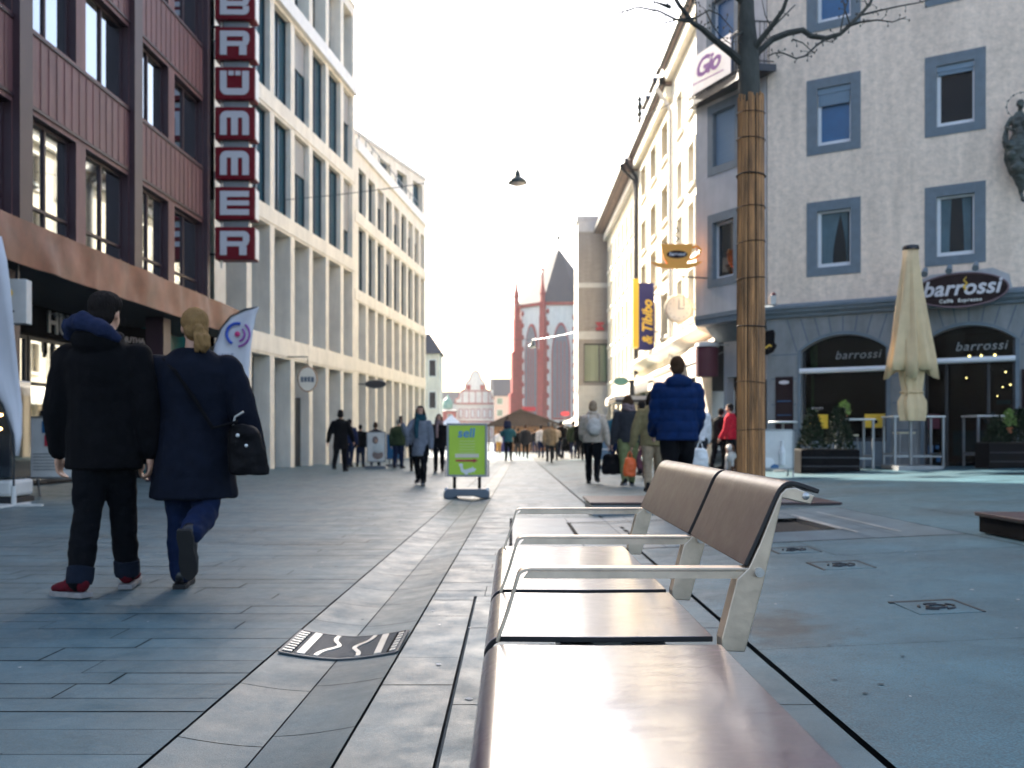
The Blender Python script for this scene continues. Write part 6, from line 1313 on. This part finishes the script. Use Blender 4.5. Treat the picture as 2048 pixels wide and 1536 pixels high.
# pushchair
pc_=empty('pushchair',(px(1133,42.5),42.5,g(2,42)),0,'dark pushchair beside the tall man in blue jeans','pushchair')
b=B(); b.tube([(-.25,0,.1),(-.2,.1,.5),(-.2,-.45,1.0)],.015,6).tube([(.25,0,.1),(.2,.1,.5),(.2,-.45,1.0)],.015,6).tube([(-.2,-.45,1.0),(.2,-.45,1.0)],.018,6); b.build('frame','darkmetal',pc_)
b=B(); b.ball((0,.15,.55),(.24,.3,.2),12,8).ball((0,.0,.8),(.24,.22,.2),12,8); b.build('seat','black_coat',pc_,smooth=True)
for x_,y_ in ((-.26,-.1),(.26,-.1),(-.26,.45),(.26,.45)): B().prism([(y_+.11*math.cos(t*.449),.11+.11*math.sin(t*.449)) for t in range(14)],x_-.02,x_+.02,'x').build('wheel','black',pc_)
# seated dog: white and brown
dg_=B(); D=(px(1463,20.6),20.6,g(5,20.6))
dg_.ball((0,.10,.20),(.13,.16,.19),14,9); dg_.tube([(0,.08,.25),(0,-.04,.42),(0,-.06,.52)],[.14,.11,.08],12); dg_.ball((0,-.05,.36),(.11,.11,.14),12,8); dg_.ball((0,-.08,.58),(.075,.085,.075),12,8); dg_.tube([(0,-.12,.565),(0,-.20,.55)],[.045,.032],10)
for s in (-1,1):
    dg_.tube([(s*.065,-.08,.38),(s*.07,-.10,.18),(s*.07,-.10,.03)],[.05,.034,.03],9); dg_.ball((s*.07,-.13,.025),(.035,.05,.025),9,6); dg_.ball((s*.12,.05,.13),(.06,.12,.11),10,7); dg_.ball((s*.13,-.04,.03),(.035,.08,.03),9,6); dg_.tube([(s*.06,-.06,.63),(s*.09,-.07,.58),(s*.095,-.08,.51)],[.02,.028,.015],8)
dg_.tube([(0,.22,.08),(.1,.34,.04),(.22,.36,.04)],[.03,.025,.015],8)
def furmat():
    m=mat('dogfur',(.62,.56,.5),.9,var=.1,scale=20,bump=.4,bscale=80); n=m.node_tree; P=n.nodes['Principled BSDF']; tc=n.nodes.new('ShaderNodeTexCoord'); nz=n.nodes.new('ShaderNodeTexNoise'); nz.inputs['Scale'].default_value=4; nz.inputs['Detail'].default_value=1
    n.links.new(tc.outputs['Object'],nz.inputs['Vector']); cr=n.nodes.new('ShaderNodeValToRGB'); cr.color_ramp.elements[0].position=.5; cr.color_ramp.elements[1].position=.53; cr.color_ramp.elements[0].color=(.6,.55,.5,1); cr.color_ramp.elements[1].color=(.12,.05,.02,1)
    n.links.new(nz.outputs[0],cr.inputs[0]); n.links.new(cr.outputs[0],P.inputs['Base Color'])
furmat(); o=fuse(dg_,'dog','dogfur',.012,None,2,lambda p:.006*noise.noise(Vector(p)*40)); o.location=D; o.rotation_euler.z=R(-40); tag(o,'white and brown dog sitting beside the person in red','dog')
B().tube([(.085*math.cos(t*.5236),.085*math.sin(t*.5236)-.055,.50) for t in range(13)],.010,6).build('collar','maroon',o)
# ---- bronze figure on the café wall (religious relief figure, plain robed)
b=B(); 
rg=[(0,.03,.02),(.25,.10,.08),(.6,.25,.18),(1.0,.36,.24),(1.35,.40,.26),(1.55,.30,.22),(1.75,.22,.18),(2.0,.20,.16),(2.2,.15,.12),(2.3,.08,.08)]
k=.78
b.loft([[(rx*k*math.cos(a)+.03*math.sin(z*5),ry*k*math.sin(a),z*k) for a in [i*math.pi/8 for i in range(16)]] for z,rx,ry in rg])
b.ball((0,-.03,2.48*k),(.10*k,.11*k,.14*k),14,10); b.tube([(0,0,2.2*k),(0,-.01,2.4*k)],.06*k,10)
chain(b,[(-.2*k,0,2.15*k),(-.34*k,-.05,1.9*k),(-.15*k,-.22,1.75*k)],[.07*k,.06*k,.045*k]); chain(b,[(.2*k,0,2.15*k),(.34*k,-.05,1.9*k),(.12*k,-.22,1.95*k)],[.07*k,.06*k,.045*k])
chain(b,[(-.34*k,-.05,1.85*k),(-.36*k,-.1,1.5*k),(-.30*k,-.1,1.2*k)],[.06*k,.08*k,.05*k]); b.ball((.16*k,-.25*k,1.95*k),(.1*k,.1*k,.16*k),12,8); b.ball((.17*k,-.27*k,2.17*k),(.06*k,.06*k,.07*k),10,7)
for a_,b_,c_ in ((-.2,1.1,.14),(.15,1.0,.15),(-.05,.75,.15),(.2,1.35,.12),(-.25,1.4,.12)): b.ball((a_*k,-.18*k,b_*k),(c_*k,.1*k,c_*k),10,7)
b.tube([(0,0,.08),(.05,-.05,-.1),(.12,-.02,-.17)],[.04,.03,.02],8)
o=fuse(b,'wall_statue','bronze',.014,None,1,folds(.022,11,.8)); tag(o,'dark bronze robed figure with star ring on the cafe wall, at right edge','statue')
o.location=(SX,SY,CZ+(6.95-CZ)*.83); o.rotation_euler.z=math.atan2(-.515,.857)
b=B(); b.tube([(.26*math.cos(t*.2618),.0,2.48*k+.26*math.sin(t*.2618)) for t in range(25)],.006,5,caps=False)
for t in range(12): b.ball((.26*math.cos(t*.5236),0,2.48*k+.26*math.sin(t*.5236)),.022,6,4)
b.build('star_halo','bronze',o); B().box(-.05,.05,.0,.28,.9,.98).build('bracket','darkmetal',o)
# ================================================================ AIR
hz=bpy.data.materials.new('haze'); hz.use_nodes=True; n=hz.node_tree; n.nodes.clear(); o_=n.nodes.new('ShaderNodeOutputMaterial'); v_=n.nodes.new('ShaderNodeVolumePrincipled')
v_.inputs['Color'].default_value=(.95,.93,.92,1); v_.inputs['Density'].default_value=.0004; v_.inputs['Anisotropy'].default_value=.0
n.links.new(v_.outputs[0],o_.inputs['Volume']); M['haze']=hz
tag(B().box(-140,140,-30,300,-4,42).build('haze','haze'),kind='stuff')
